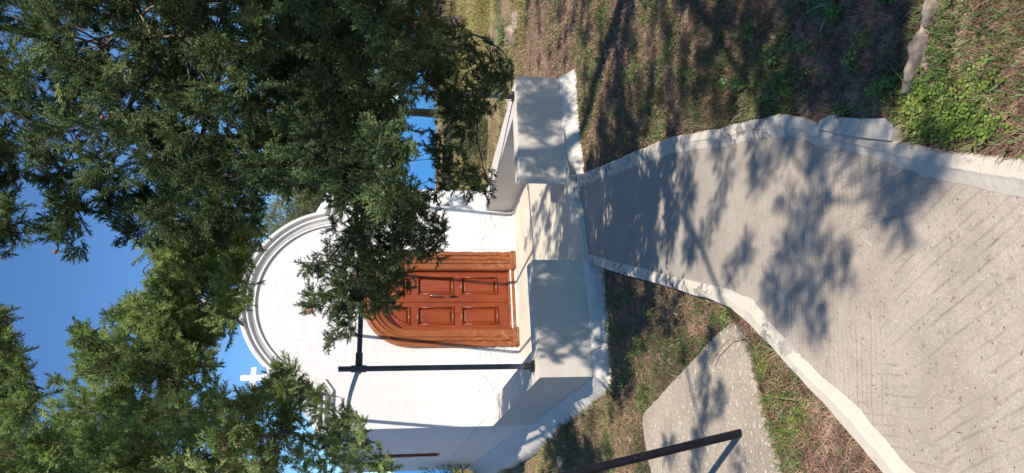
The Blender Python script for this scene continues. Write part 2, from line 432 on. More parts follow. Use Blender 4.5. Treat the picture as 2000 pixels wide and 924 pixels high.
# path sheet between the kerbs
bm = bmesh.new()
def interp(P, y):
    P = sorted([(p.y, p.x) for p in P])
    return float(np.interp(y, [p[0] for p in P], [p[1] for p in P]))
ys = list(np.linspace(7.2, -3, 90)); rows = []
for yv in ys:
    xr = interp(KRo, yv)-.05; xl = interp(KLo, yv)+.05
    if yv > 6.5: xl = max(xl, -.25)
    if yv < 1.7: xl = -3.2 - (1.7-yv)*.1
    rows.append([bm.verts.new((xl+(xr-xl)*k/12, yv + (0 if yv < 6.3 else (k/12-.5)*.35), pathz(yv))) for k in range(13)])
for a, b in zip(rows, rows[1:]):
    for k in range(12): bm.faces.new((a[k], a[k+1], b[k+1], b[k]))
tag(obj('path', bm, M['path'], smooth=True), kind='structure')
# white painted strip across the path foot, and the porch edge step
def strip(name, a0, a1, b0, b1, z0, z1, m):
    bm = bmesh.new(); N_ = 14; rows = []
    for k in range(N_+1):
        t = k/N_; p = a0.lerp(a1, t); q = b0.lerp(b1, t)
        j = (random.random()-.5)*.01
        rows.append([bm.verts.new((v.x, v.y, z)) for v, z in ((p, z0), (p, z1), (q+Vector((0, j, 0)), z1), (q+Vector((0, j, 0)), z0))])
    for a, b in zip(rows, rows[1:]):
        for i in range(3): bm.faces.new((a[i], a[i+1], b[i+1], b[i]))
    bm.faces.new(rows[0]); bm.faces.new(rows[-1][::-1])
    return obj(name, bm, m)
pr, pl = gz(1119, 344, -.085), gz(1141, 516, -.085)
tag(strip('path_threshold', pr, pl, gz(1128, 344, -.125), gz(1151, 516, -.125), -.22, -.108, M['kerb']), kind='structure')
prb, plb = gz(1112, 340, -.075), gz(1135, 512, -.075)
tag(strip('porch_edge', prb, plb, pr, pl, -.22, -.078, M['kerb']), kind='structure')

# extra limewashed patch on the verge beside the kerb
bm = bmesh.new()
pp = [(1600,236),(1625,222),(1640,229),(1680,232),(1725,231),(1745,247),(1742,262),(1738,275),(1690,270),(1640,262),(1600,252)]
top = [bm.verts.new(hit(x, y, pathz, .026)) for x, y in pp]; bot = [bm.verts.new(v.co+Vector((0, 0, -.12))) for v in top]
bm.faces.new(top); bm.faces.new(bot[::-1])
for i in range(len(top)): j = (i+1) % len(top); bm.faces.new((top[i], top[j], bot[j], bot[i]))
tag(obj('limewashed_patch', bm, M['kerb']), 'flat whitewashed cement lump beside the right kerb of the path', 'cement patch')

# ------------------------------------------------------------------ ground
def snoise(x, y, seed=0):
    r = np.random.default_rng(seed+11); s = np.zeros_like(x)
    for k in range(7):
        a = r.uniform(0, 6.28); f = 1.7**k*.5; s += np.sin((x*np.cos(a)+y*np.sin(a))*f + r.uniform(0, 6.28))/(1.35**k)
    return s/3.2
KRo_y = sorted([(p.y, p.x) for p in KRo]); KLo_y = sorted([(p.y, p.x) for p in KLo])
def inpath(x, y, mrg=0.0):
    xr = np.interp(y, [p[0] for p in KRo_y], [p[1] for p in KRo_y]); xl = np.interp(y, [p[0] for p in KLo_y], [p[1] for p in KLo_y])
    xl = np.where(y < 1.6, -3.2, xl)
    return (x < xr+mrg) & (x > xl-mrg) & (y < 7.2)
def sstep(t): t = np.clip(t, 0, 1); return t*t*(3-2*t)
def ground_h(x, y):
    x = np.asarray(x, float); y = np.asarray(y, float)
    pz = -0.13 + 0.026*(7 - np.clip(y, 1.0, 7.0))
    h = pz - .02 - .085*sstep((y-4.5)/2)
    h += .05*sstep((x-1.2)/2)*(1-sstep((y-7)/3))
    h -= .12*sstep((-x-1.6)/1.5); h -= .07*sstep((-x-.15)/.5)*sstep((y-2.2)/1.2)*(1-sstep((y-5.2)/1.2))
    right = sstep((x+.5)/2)
    h += right*.036*np.clip(y-11, 0, 14) - (1-right)*.006*np.clip(y-9, 0, 16)
    h += .022*snoise(x*3.0, y*3.0, 1)*np.clip(1, 0, 1) + .05*snoise(x*.8, y*.8, 2)*sstep((y-9)/6)
    # terraces on the slope to the right
    t = np.clip(y-12, 0, 13)
    h += right*.07*np.tanh(6*np.sin(t*1.1+.4*x*.3))*sstep((y-12)/2)*(1-sstep((y-23)/2))
    r_ = np.sqrt(x*x+y*y)
    h -= 42*sstep((r_-27)/90)
    h = np.where(inpath(x, y, -.06), np.minimum(h, pz-.09), h)
    return h
gx = np.concatenate([-np.geomspace(1500, 5.2, 40), np.arange(-5, 5.01, .06), np.geomspace(5.2, 1500, 44)])
gy = np.concatenate([-np.geomspace(1500, 3.2, 24), np.arange(-3, 1, .25), np.arange(1, 13, .06), np.arange(13, 30, .2), np.geomspace(30.5, 1500, 24)])
XX, YY = np.meshgrid(gx, gy); HH = ground_h(XX, YY)
V = np.stack([XX.ravel(), YY.ravel(), HH.ravel()], 1)
nx, ny = len(gx), len(gy)
idx = np.arange(nx*ny).reshape(ny, nx)
Fq = np.stack([idx[:-1, :-1].ravel(), idx[:-1, 1:].ravel(), idx[1:, 1:].ravel(), idx[1:, :-1].ravel()], 1)
tag(np_mesh('ground', V, Fq, 4, M['soil'], smooth=True), kind='structure')
bm = bmesh.new(); S_ = 30000
bm.faces.new([bm.verts.new(p) for p in ((-S_, -S_, -38), (S_, -S_, -38), (S_, S_, -38), (-S_, S_, -38))])
tag(obj('sea', bm, M['sea']), kind='structure')

# broken concrete slab left of the path
bm = bmesh.new()
sp_ = [(1426,633),(1408,645),(1380,675),(1345,712),(1318,742),(1290,772),(1258,807),(1254,828),(1262,875),(1272,924),(1290,1000),(1570,1010),(1528,924),(1517,898),(1503,845),(1492,820),(1482,796),(1470,750),(1465,716),(1454,670),(1450,642),(1440,634)]
sub = []
for i in range(len(sp_)):
    a = sp_[i]; b = sp_[(i+1) % len(sp_)]
    for k in range(6):
        t = k/6; j = 2.2 if (a[0]+b[0])/2 > 1440 else 1.0
        sub.append((a[0]+(b[0]-a[0])*t+random.uniform(-j, j), a[1]+(b[1]-a[1])*t+random.uniform(-j, j)))
SLABZ = -.105
T_ = [gz(x, y, SLABZ) for x, y in sub]
cen = sum(T_, Vector())/len(T_)
tv = [bm.verts.new(p) for p in T_]
mv = [bm.verts.new(p + (p-cen).normalized()*.012 + Vector((0, 0, -.015))) for p in T_]
bv = [bm.verts.new(p + (p-cen).normalized()*.03 + Vector((random.uniform(-.008, .008), 0, -.14))) for p in T_]
bm.faces.new(tv)
for A_, B_ in ((tv, mv), (mv, bv)):
    for i in range(len(A_)): j = (i+1) % len(A_); bm.faces.new((A_[i], A_[j], B_[j], B_[i]))
tag(obj('concrete_slab', bm, M['slab']), 'rough pebbly concrete slab with a crumbling edge left of the path', 'slab')

# ------------------------------------------------------------------ chapel
CH = empty('chapel', O, YAW)
tag(CH, 'small whitewashed chapel with an arched gable and a brown wooden door', 'chapel')
def fc(a, z, q): return Vector((a, -q, z))              # facade coordinates, q = projection towards the viewer
AL, AR, ZS, RA, ZC = -1.665, 1.60, 2.58, 1.215, 2.385
th0 = math.asin((ZS-ZC)/RA)
arc = [(-RA*math.cos(t), ZC+RA*math.sin(t)) for t in np.linspace(th0, math.pi-th0, 49)]
outer = [(AL, -.45), (AL, ZS)] + arc + [(AR, ZS), (AR, -.45)]
# door opening with round head
DR = .412; DZ = 1.43; DA = .005
hole = [(DA-DR, 0.03)] + [(DA-DR*math.cos(t), DZ+DR*math.sin(t)) for t in np.linspace(0, math.pi, 25)] + [(DA+DR, 0.03)]
bm = bmesh.new(); prism(bm, outer, [hole], fc, 0, -.28)
DEP = 7.4
# side walls; the left one with a window opening
WB0, WB1, WZ0, WZ1 = 3.55, 4.25, .86, 1.95
def sidefn(a_out, a_in): return lambda b, z, t: Vector((a_out+(a_in-a_out)*t, b, z))
prism(bm, [(.282, -.6), (.282, 2.56), (DEP, 2.56), (DEP, -.6)], [[(WB0, WZ0), (WB0, WZ1), (WB1, WZ1), (WB1, WZ0)]], sidefn(AL, AL+.3), 0, 1)
prism(bm, [(.282, -.6), (.282, 2.56), (DEP, 2.56), (DEP, -.6)], [], sidefn(AR, AR-.3), 0, 1)
prism(bm, [(AL, -.6), (AL, 2.56)] + [(-1.18*math.cos(t), ZC+1.18*math.sin(t)) for t in np.linspace(.15, math.pi-.15, 31)] + [(AR, 2.56), (AR, -.6)], [], lambda a, z, t: Vector((a, DEP+t, z)), .002, .25)
obj('wall', bm, M['facade'], CH)
# roof: barrel vault with sloping shoulders
bm = bmesh.new()
ro = [(AL-.02, 2.565), (AL-.02, 2.62), (-1.17, 2.84)] + [(-1.2*math.cos(t), ZC-.005+1.2*math.sin(t)) for t in np.linspace(.42, math.pi-.42, 37)] + [(1.17, 2.84), (AR+.02, 2.62), (AR+.02, 2.565)]
prism(bm, ro, [], lambda a, z, t: Vector((a, t, z)), .284, DEP+.2)
obj('roof', bm, M['plaster'], CH)
# moulding that follows the gable outline
prof = [(0, .001), (-.012, .085), (0, .10), (.035, .10), (.045, .085), (.052, .062), (.07, .052), (.082, .064), (.098, .064), (.108, .045), (.125, .03), (.150, .022), (.150, .012), (.168, .012), (.170, .028), (.188, .030), (.192, .001)]
pathm = [(AL-.0, ZS+.012), (-1.24, ZS+.012)] + [(-(RA+.012)*math.cos(t), ZC+(RA+.012)*math.sin(t)) for t in np.linspace(th0+.03, math.pi-th0-.03, 61)] + [(1.24, ZS+.012), (AR, ZS+.012)]
bm = bmesh.new(); sweep2d(bm, pathm, prof, fc)
mo = obj('arch_moulding', bm, M['cornice'], CH)
# side cornices
for sgn, a0 in ((-1, AL), (1, AR)):
    bm = bmesh.new(); rings = []
    for b in (-.085, DEP):
        rings.append([bm.verts.new((a0+sgn*q, b, ZS+.012-o)) for o, q in prof])
    m_ = len(prof)
    for k in range(m_): bm.faces.new((rings[0][k], rings[0][(k+1) % m_], rings[1][(k+1) % m_], rings[1][k]))
    bm.faces.new(rings[0]); bm.faces.new(rings[1][::-1])
    obj('cornice', bm, M['cornice'], CH)
# white painted band at the foot of the facade
bm = bmesh.new()
N_ = 60; rows = []
for k in range(N_+1):
    a = -1.36+2.66*k/N_; j = random.uniform(-.006, .006)
    rows.append([bm.verts.new(p) for p in ((a, -.004, .10), (a, -.016, .09), (a, -.02, .045), (a, -.075+j, .024), (a, -.09+j, -.02))])
for A_, B_ in zip(rows, rows[1:]):
    for i in range(4): bm.faces.new((A_[i], A_[i+1], B_[i+1], B_[i]))
obj('foot_band', bm, M['skirt'], CH, smooth=True)
# door surround: stepped mouldings round the arched opening
def archpath(r, zb, za=DZ):
    return [(DA-r, zb)] + [(DA-r*math.cos(t), za+r*math.sin(t)) for t in np.linspace(0, math.pi, 33)] + [(DA+r, zb)]
RO = .655
fprof = [(0, .003), (0, .052), (.03, .060), (.048, .058), (.055, .042), (.072, .040), (.080, .066), (.108, .070), (.118, .050), (.128, .048), (.136, .062), (.160, .058), (.168, .034), (.225, .022), (.243, .004), (.247, -.16), (.235, -.16), (.235, .003)]
bm = bmesh.new()
ph = []
zz_ = list(np.linspace(.10, DZ, 26))[:-1]
ph += [(DA-RO, z) for z in zz_] + [(DA-RO*math.cos(t), DZ+RO*math.sin(t)) for t in np.linspace(0, math.pi, 49)] + [(DA+RO, z) for z in zz_[::-1]]
sweep2d(bm, ph, fprof, fc)
for v in bm.verts:                                   # chipped, hand-patched edges near the foot
    if v.co.z < 1.2 and v.co.y < -.03:
        k = (1.2-v.co.z)*.010; v.co.x += random.uniform(-k, k); v.co.y += random.uniform(-k, k)*.6
df = obj('door_surround', bm, M['frame'], CH)
for s in (-1, 1):
    bm = bmesh.new()
    x0, x1 = (DA-.665, DA-.40) if s < 0 else (DA+.40, DA+.672)
    box(bm, x0, x1, -.088, -.002, .0, .10, .012)
    box(bm, x0+.015, x1-.01, -.096, -.03, .028, .045, .004)
    box(bm, x0+.012, x1-.01, -.098, -.03, .062, .082, .004)
    for v in bm.verts: v.co += Vector((random.uniform(-.003, .003),)*3)
    obj('plinth_block', bm, M['frame'], CH)
bm = bmesh.new()
box(bm, DA-.398, DA+.398, -.03, .14, .032, .085, .006); box(bm, DA-.398, DA+.398, .0, .14, .0855, .125, .006)
obj('door_sill', bm, M['frame'], CH)
# jambs inside and two leaves
def leaf(x0, x1, name):
    """door leaf between x0 and x1 (round head follows the arch)"""
    R_ = .402
    def topz(a): return DZ + math.sqrt(max(0, R_*R_-(a-DA)**2))
    pts = [(x0, .128)] + [(a, topz(a)) for a in np.linspace(x0, x1, 17)] + [(x1, .128)]
    inner_l = x0 < DA-.1
    s0, s1 = (x0+.078, x1-.088) if inner_l else (x0+.092, x1-.072)
    holes = []
    rects = [(.28, .76), (.88, 1.345)]
    for z0, z1 in rects: holes.append([(s0, z0), (s0, z1), (s1, z1), (s1, z0)])
    R2 = .315
    def tz2(a): return DZ + math.sqrt(max(.0016, R2*R2-(a-DA)**2))
    holes.append([(s0, 1.46)] + [(a, max(1.50, tz2(a))) for a in np.linspace(s0, s1, 11)] + [(s1, 1.46)])
    bm = bmesh.new(); prism(bm, pts, holes, fc, -.075, -.12)
    lf = obj(name, bm, M['door'], CH)
    for hl in holes:
        bm = bmesh.new(); prism(bm, hl, [], fc, -.098, -.112)
        # raised field
        c = Vector((sum(p[0] for p in hl)/len(hl), sum(p[1] for p in hl)/len(hl)))
        def shrink(k): return [((p[0]-c.x)*(1-k/max(.05, abs(p[0]-c.x)) if abs(p[0]-c.x) > k else 0)+c.x, (p[1]-c.y)*(1-k/max(.05, abs(p[1]-c.y)) if abs(p[1]-c.y) > k else 0)+c.y) for p in hl]
        A_ = [bm.verts.new(fc(p[0], p[1], -.0975)) for p in shrink(.020)]
        B_ = [bm.verts.new(fc(p[0], p[1], -.084)) for p in shrink(.042)]
        for i in range(len(A_)): j = (i+1) % len(A_); bm.faces.new((A_[i], A_[j], B_[j], B_[i]))
        bm.faces.new(B_)
        obj('panel', bm, M['door'], lf)
        bm = bmesh.new()                              # bolection bead round the panel, strong at head and foot
        loop = hl + [hl[0]]
        for a, b in zip(loop, loop[1:]):
            horiz = abs(a[1]-b[1]) < .01 and abs(a[0]-b[0]) > .1
            r = .0125 if horiz else .0065
            e = .008 if horiz else 0
            pa = Vector(fc(a[0], a[1], -.070)); pb = Vector(fc(b[0], b[1], -.070)); dd = (pb-pa)
            if dd.length < 1e-4: continue
            dd.normalize(); tube(bm, [pa-dd*e, pb+dd*e], r, 8)
        obj('panel_bead', bm, M['door'], lf, smooth=True)
    return lf
l1 = leaf(DA-.402, DA-.004, 'door_leaf'); l2 = leaf(DA+.002, DA+.402, 'door_leaf')
bm = bmesh.new(); box(bm, DA-.022, DA+.016, .058, .0745, .13, DZ+.385, .004); obj('meeting_bead', bm, M['door'], l2)
bm = bmesh.new()
tube(bm, [(.062, .07, 1.19), (.062, .025, 1.185), (.062, .015, 1.15), (.062, .015, 1.09), (.062, .025, 1.055), (.062, .07, 1.05)], [.008, .009, .009, .009, .009, .008], 8)
obj('handle', bm, M['brass'], l2, smooth=True)
bm = bmesh.new(); box(bm, .048, .076, .060, .074, .83, .925, .004); tube(bm, [(.062, .07, .905), (.062, .03, .90), (.062, .02, .86)], [.008, .008, .006], 8)
obj('lock', bm, M['iron'], l2, smooth=False)
# side window
bm = bmesh.new()
ax = AL+.02
box(bm, AL+.01, AL+.26, WB1-.035, WB1-.002, WZ0+.002, WZ1-.002); box(bm, AL+.01, AL+.26, WB0+.002, WB0+.035, WZ0+.002, WZ1-.002)
box(bm, AL+.01, AL+.26, WB0+.036, WB1-.036, WZ0+.002, WZ0+.035); box(bm, AL+.01, AL+.26, WB0+.036, WB1-.036, WZ1-.035, WZ1-.002)
box(bm, AL+.18, AL+.22, (WB0+WB1)/2-.02, (WB0+WB1)/2+.02, WZ0+.037, WZ1-.037)
wn = obj('window', bm, M['frame'], CH)
bm = bmesh.new(); box(bm, AL+.197, AL+.203, WB0+.04, (WB0+WB1)/2-.022, WZ0+.04, WZ1-.04); box(bm, AL+.197, AL+.203, (WB0+WB1)/2+.022, WB1-.04, WZ0+.04, WZ1-.04)
obj('pane', bm, M['glass'], wn)
# crosses
bm = bmesh.new()
box(bm, -.11, .11, -.06, .16, 3.585, 3.66, .01); box(bm, -.07, .07, -.02, .12, 3.655, 3.72, .01)
box(bm, -.028, .028, .02, .08, 3.71, 4.10, .006); box(bm, -.13, .13, .022, .078, 3.92, 3.975, .006)
for px_, pz_ in ((0, 4.11), (-.135, 3.948), (.135, 3.948)):
    for dx, dz in ((0, .03), (.03, 0), (-.03, 0), (0, -.03)):
        r = bmesh.ops.create_icosphere(bm, subdivisions=2, radius=.028)
        for v in r['verts']: v.co = Vector((v.co.x+px_+dx, v.co.y*.7+.05, v.co.z+pz_+dz))
obj('gable_cross', bm, M['plaster'], CH)
bm = bmesh.new()
box(bm, -.20+.1, .20+.1, 5.85, 6.15, 3.4, 4.12, .02); box(bm, .1-.12, .1+.12, 5.9, 6.1, 4.11, 4.24, .02); box(bm, .1-.058, .1+.058, 5.95, 6.05, 4.23, 4.67, .012); box(bm, .1-.215, .1+.215, 5.953, 6.047, 4.36, 4.475, .012)
obj('roof_cross', bm, M['plaster'], CH)

# ------------------------------------------------------------------ porch floor and parapets
bm = bmesh.new(); rows = []
for k in range(25):
    t = k/24; row = []
    for i in range(21):
        s = i/20; a = -1.40+2.75*s
        # front edge follows the step line
        fr = (prb+Vector((0, 0, 0))) ; fl_ = plb
        A1 = ((fr-O).dot(e_), -(fr-O).dot(n_)); A2 = ((fl_-O).dot(e_), -(fl_-O).dot(n_))
        bf = A2[1] + (a-A2[0])*(A1[1]-A2[1])/(A1[0]-A2[0])
        bf = min(max(bf, 2.4), 3.9)
        if not (A2[0]-.15 < a < A1[0]+.15): bf = min(bf, 2.95)
        p = L2W(a, .0+bf*t, .022-.10*t**1.3)
        row.append(bm.verts.new(p))
    rows.append(row)
for A_, B_ in zip(rows, rows[1:]):
    for i in range(20): bm.faces.new((A_[i], A_[i+1], B_[i+1], B_[i]))
tag(obj('porch_floor', bm, M['floor'], smooth=True), kind='structure')

def offset_poly(P, d):
    n = len(P); out = []
    area = sum(P[i][0]*P[(i+1) % n][1]-P[(i+1) % n][0]*P[i][1] for i in range(n))
    sg = 1 if area > 0 else -1
    for i in range(n):
        p = Vector(P[i]); a = (p-Vector(P[i-1])).normalized(); b = (Vector(P[(i+1) % n])-p).normalized()
        na = Vector((a.y, -a.x))*sg; nb = Vector((b.y, -b.x))*sg; nn = (na+nb).normalized()
        out.append(p + nn*(d/max(.4, nn.dot(na))))
    return out
def parapet(name, P, label, skirt_idx, flare, ztop=.40):
    """P in (a, b) counter to outline; skirt along the edges listed"""
    root = empty(name, O, YAW); tag(root, label, 'parapet wall')
    bm = bmesh.new(); prism(bm, [(p[0], p[1]) for p in P], [], lambda a, b, t: Vector((a, -b, t)), -.5, ztop)
    es = [e for e in bm.edges if all(v.co.z > ztop-.01 for v in e.verts)]
    bmesh.ops.bevel(bm, geom=[e for e in bm.edges if len(e.link_faces) == 2 and e.calc_face_angle(0) > .5 and (e in es or abs(e.verts[0].co.z-e.verts[1].co.z) > .3)], offset=.010, segments=2, affect='EDGES')
    obj('wall', bm, M['parapet'], root)
    # flared limewashed skirting at the foot
    bm = bmesh.new(); rows = []
    pts = []
    for i in skirt_idx:
        a = Vector(P[i]); b = Vector(P[(i+1) % len(P)])
        n = max(2, int((b-a).length/.06)); pts += [a.lerp(b, k/n) for k in range(n)]
    pts.append(Vector(P[(skirt_idx[-1]+1) % len(P)]))
    n = len(pts); r2 = random.Random(5)
    wob = np.convolve([r2.random() for _ in range(n+8)], np.ones(5)/5, 'same')
    for i, p in enumerate(pts):
        d0 = (p-pts[i-1]) if i else pts[1]-p; d1 = (pts[i+1]-p) if i < n-1 else d0
        nn = (Vector((d0.y, -d0.x)).normalized()+Vector((d1.y, -d1.x)).normalized()).normalized()*flare['side']
        f = flare['w']*(.75+.6*wob[i]); zt = flare['z']+.03*(wob[i]-.5)
        ring = []
        for k, (ff, zz) in enumerate(((.0, .02), (.16, -.01), (.30, -.05), (.62, -.11), (1.0, -.17), (1.15, -.24), (1.2, -.40))):
            q = p + nn*(f*ff+.003); ring.append(bm.verts.new((q.x, -q.y, zt+zz)))
        rows.append(ring)
    for A_, B_ in zip(rows, rows[1:]):
        for k in range(6): bm.faces.new((A_[k], A_[k+1], B_[k+1], B_[k]))
    obj('skirting', bm, M['skirt'], root, smooth=True)
    return root
PLW = [(-1.664, -.001+.003), (-1.664, 3.36), (-.57, 3.31), (-.53, 3.0), (-1.36, 3.03), (-1.36, .003)]
PRW = [(1.30, .003), (1.30, 2.62), (.53, 2.60), (.40, 2.88), (1.62, 2.95), (1.62, .003)]
parapet('parapet_wall', PLW, 'low whitewashed parapet left of the porch opening, with a dark pipe post standing on it', [0, 1], {'side': -1, 'w': .15, 'z': -.10})
parapet('parapet_wall', PRW, 'low whitewashed parapet right of the porch opening, dappled by tree shade', [3, 4], {'side': -1, 'w': .12, 'z': -.09})
# skirting along the chapel side, lit foot of the left wall
bm = bmesh.new(); rows = []
wb = np.convolve(np.random.default_rng(4).random(80), np.ones(5)/5, 'same')[3:]
for k in range(70):
    b = -.14+(DEP+.14)*k/69; t_ = min(1, max(0, (b+.1)/2.2)); zt = -.10+.12*t_+.03*(wb[k]-.5); f = (.15+.07*t_)*(.75+.6*wb[k])
    rows.append([bm.verts.new(p) for p in ((AL-.001, b, zt+.02), (AL-f*.16-.004, b, zt-.01), (AL-f*.30, b, zt-.05), (AL-f*.62, b, zt-.11), (AL-f, b, zt-.17), (AL-f*1.15, b, zt-.24), (AL-f*1.2, b, -.75), (AL-.001, b, -.75))])
for A_, B_ in zip(rows, rows[1:]):
    for i in range(7): bm.faces.new((A_[i], A_[i+1], B_[i+1], B_[i]))
bm.faces.new(rows[0]); bm.faces.new(rows[-1][::-1])
obj('side_skirting', bm, M['skirt'], CH, smooth=True)

# ------------------------------------------------------------------ pipe pergola
PG = empty('pergola', O, YAW); tag(PG, 'dark pipe pergola frame in front of the chapel door, posts on the parapets', 'pergola')
def loc(a, b, z): return (a, -b, z)
for a, b in ((-1.515, 3.10), (1.49, 2.75)):
    bm = bmesh.new(); tube(bm, [loc(a, b, .405), loc(a, b, 2.13)], .0245, 16)
    po = obj('post', bm, M['pipe'], PG, smooth=False)
    bm = bmesh.new(); tube(bm, [loc(a, b, .40), loc(a, b, .412)], .058, 16); tube(bm, [loc(a, b, .411), loc(a, b, .49)], .031, 16)
    for k in range(4):
        c = math.cos(k*math.pi/2+.7)*.045; s = math.sin(k*math.pi/2+.7)*.045
        tube(bm, [loc(a+c, b+s, .41), loc(a+c, b+s, .435)], .008, 6)
    obj('flange', bm, M['iron'], po)
bm = bmesh.new(); tube(bm, [loc(-1.515, 3.10, 1.955), loc(-.5, 2.98, 1.95), (.6, -2.86, 1.95), loc(1.49, 2.75, 1.955)], .0225, 16); obj('crossbar', bm, M['pipe'], PG)
for a, b in ((-1.515, 3.10), (1.49, 2.75)):
    bm = bmesh.new(); s = 1 if a < 0 else -1
    tube(bm, [loc(a+s*.03, b, 1.955), loc(a+s*.14, b-.013, 1.955)], .031, 16); tube(bm, [loc(a, b, 1.89), loc(a, b, 2.02)], .032, 16); tube(bm, [loc(a, b-.02, 1.955), loc(a, b-.11, 1.962)], .031, 16)
    obj('tee_joint', bm, M['pipe'], PG)
for a0, a1, b in ((-1.515, -1.54, 3.10), (-.5, -.47, 2.98), (.5, .42, 2.88), (1.49, 1.42, 2.75)):
    bm = bmesh.new()
    pts = [loc(a0+(a1-a0)*t, b*(1-t)+.002, 1.955+.24*math.sin(t*1.45)) for t in np.linspace(0, 1, 10)]
    tube(bm, pts, .0215, 14); obj('rafter', bm, M['pipe'], PG, smooth=False)
# bent black post on the slab
bm = bmesh.new()
b0 = gz(1446, 846, SLABZ)
tp = at(1115, 926, 3.72); dr = (tp-b0).normalized()
tube(bm, [b0-dr*.02, b0+dr*.3, b0+dr*.6, b0+dr*1.25], .0215, 16)
tag(obj('leaning_pipe', bm, M['railpipe']), 'chipped black metal pipe leaning up from the concrete slab', 'pipe')
# ------------------------------------------------------------------ plants and stuff on the ground
def ribbons(base, dirs, side, L, W, bend, nseg=2):
    """curved blades: base (N,3), dirs (N,3) unit, side (N,3) unit, bend (N,3) added quadratically. returns V,F(tris/quads as quads)"""
    N = len(base); ts = np.linspace(0, 1, nseg+1)
    Vs = []
    for t in ts:
        c = base + dirs*(L*t)[:, None] + bend*(L*t*t)[:, None]
        wv = side*(W*(1-t*.92))[:, None]*.5
        Vs.append(c-wv); Vs.append(c+wv)
    V = np.stack(Vs, 1).reshape(-1, 3); m = 2*(nseg+1)
    k = np.arange(N)[:, None]*m; Fs = []
    for s in range(nseg):
        Fs.append(k + np.array([[2*s, 2*s+1, 2*s+3, 2*s+2]]))
    return V, np.concatenate(Fs)
def unit(v): return v/np.maximum(1e-9, np.linalg.norm(v, axis=-1, keepdims=True))
f_np, rt_np, up_np = np.array(_f), np.array(RT), np.array(UP)
def px_ground(px, py):
    d = f_np + rt_np*((462-py)/F)[:, None] + up_np*((1000-px)/F)[:, None]
    z = np.full(len(px), -.15)
    for _ in range(5):
        s = (z-CAMH)/d[:, 2]; P = np.array([0, 0, CAMH]) + d*s[:, None]; z = ground_h(P[:, 0], P[:, 1])
    s = (z-CAMH)/d[:, 2]; P = np.array([0, 0, CAMH]) + d*s[:, None]; P[:, 2] = z
    return P, s
slab_xy = [(p.x, p.y) for p in T_]
def in_poly(x, y, poly):
    c = np.zeros(len(x), bool); n = len(poly)
    for i in range(n):
        x1, y1 = poly[i]; x2, y2 = poly[(i+1) % n]
        cond = ((y1 > y) != (y2 > y)) & (x < (x2-x1)*(y-y1)/((y2-y1) if y2 != y1 else 1e-9)+x1); c ^= cond
    return c
def bld(P):
    d = P[:, :2]-np.array([O.x, O.y]); a = d@np.array([e_.x, e_.y]); b = -(d@np.array([n_.x, n_.y])); return a, b
patch_xy = [tuple(hit(x, y, pathz, .05))[:2] for x, y in pp]
def free(P, m=0.0):
    a, b = bld(P)
    blk = (a > -1.78-m) & (a < 1.70+m) & (b < 3.05+m) & (b > -7.8) | ((a > -1.78-m) & (a < -.5) & (b < 3.46+m) & (b > 0)) | ((a > -.7) & (a < .5) & (b > 0) & (b < 3.7))
    blk |= inpath(P[:, 0], P[:, 1], .012)
    blk |= in_poly(P[:, 0], P[:, 1], slab_xy) | in_poly(P[:, 0], P[:, 1], patch_xy)
    return ~blk
def scatter(n, x0, x1, y0, y1, dens=None):
    px = rng.uniform(x0, x1, n); py = rng.uniform(y0, y1, n); P, d = px_ground(px, py)
    k = free(P) & (d > 0) & (d < 40)
    if dens is not None: k &= rng.random(n) < dens(px, py, P)
    return P[k], d[k]
def noise2(P, sc, seed): return snoise(P[:, 0]*sc, P[:, 1]*sc, seed)
def blades(P, d, Lr, Wr, tilt, m, name, label=None, cat=None, bendk=.5, flat=False, nseg=2, parent=None, wmin=0.0):
    N = len(P)
    a = rng.uniform(0, 2*np.pi, N); h = np.stack([np.cos(a), np.sin(a), np.zeros(N)], 1)
    tl = rng.uniform(*tilt, N)
    dirs = h*np.cos(tl)[:, None] + np.array([0, 0, 1])*np.sin(tl)[:, None]
    side = unit(np.cross(dirs, np.array([0, 0, 1.]) + .3*rng.normal(size=(N, 3))))
    L = rng.uniform(*Lr, N); W = rng.uniform(*Wr, N); W = np.maximum(W, wmin*d)
    bend = h*bendk*rng.uniform(.2, 1, N)[:, None] - np.array([0, 0, 1])*bendk*rng.uniform(.2, 1, N)[:, None]
    if flat: bend = rng.normal(size=(N, 3))*.15; bend[:, 2] = 0
    base = P + np.array([0, 0, .004]); base[:, 2] += rng.uniform(0, .012, N)
    V, Fc = ribbons(base, dirs, side, L, W, bend, nseg)
    return V, Fc
def stuff(name, parts, m, label, cat):
    Vs = []; Fs = []; o = 0
    for V, Fc in parts: Vs.append(V); Fs.append(Fc+o); o += len(V)
    ob = np_mesh(name, np.concatenate(Vs), np.concatenate(Fs), 4, m)
    return tag(ob, label, cat, kind='stuff')
# brown needle litter, everywhere on the soil
P1, d1 = scatter(150000, 1000, 2150, -150, 330); P2, d2 = scatter(60000, 1020, 1850, 500, 1100)
P = np.concatenate([P1, P2]); d = np.concatenate([d1, d2])
stuff('needle_litter', [blades(P, d, (.025, .075), (.002, .0045), (-.05, .6), None, '', flat=True, nseg=1, wmin=.0009)], M['litter'], 'brown fallen cypress needles covering the soil beside the path', 'needle litter')
# fallen sprays, twigs and small stones in the litter
PENDING_FALLEN = (P, d)
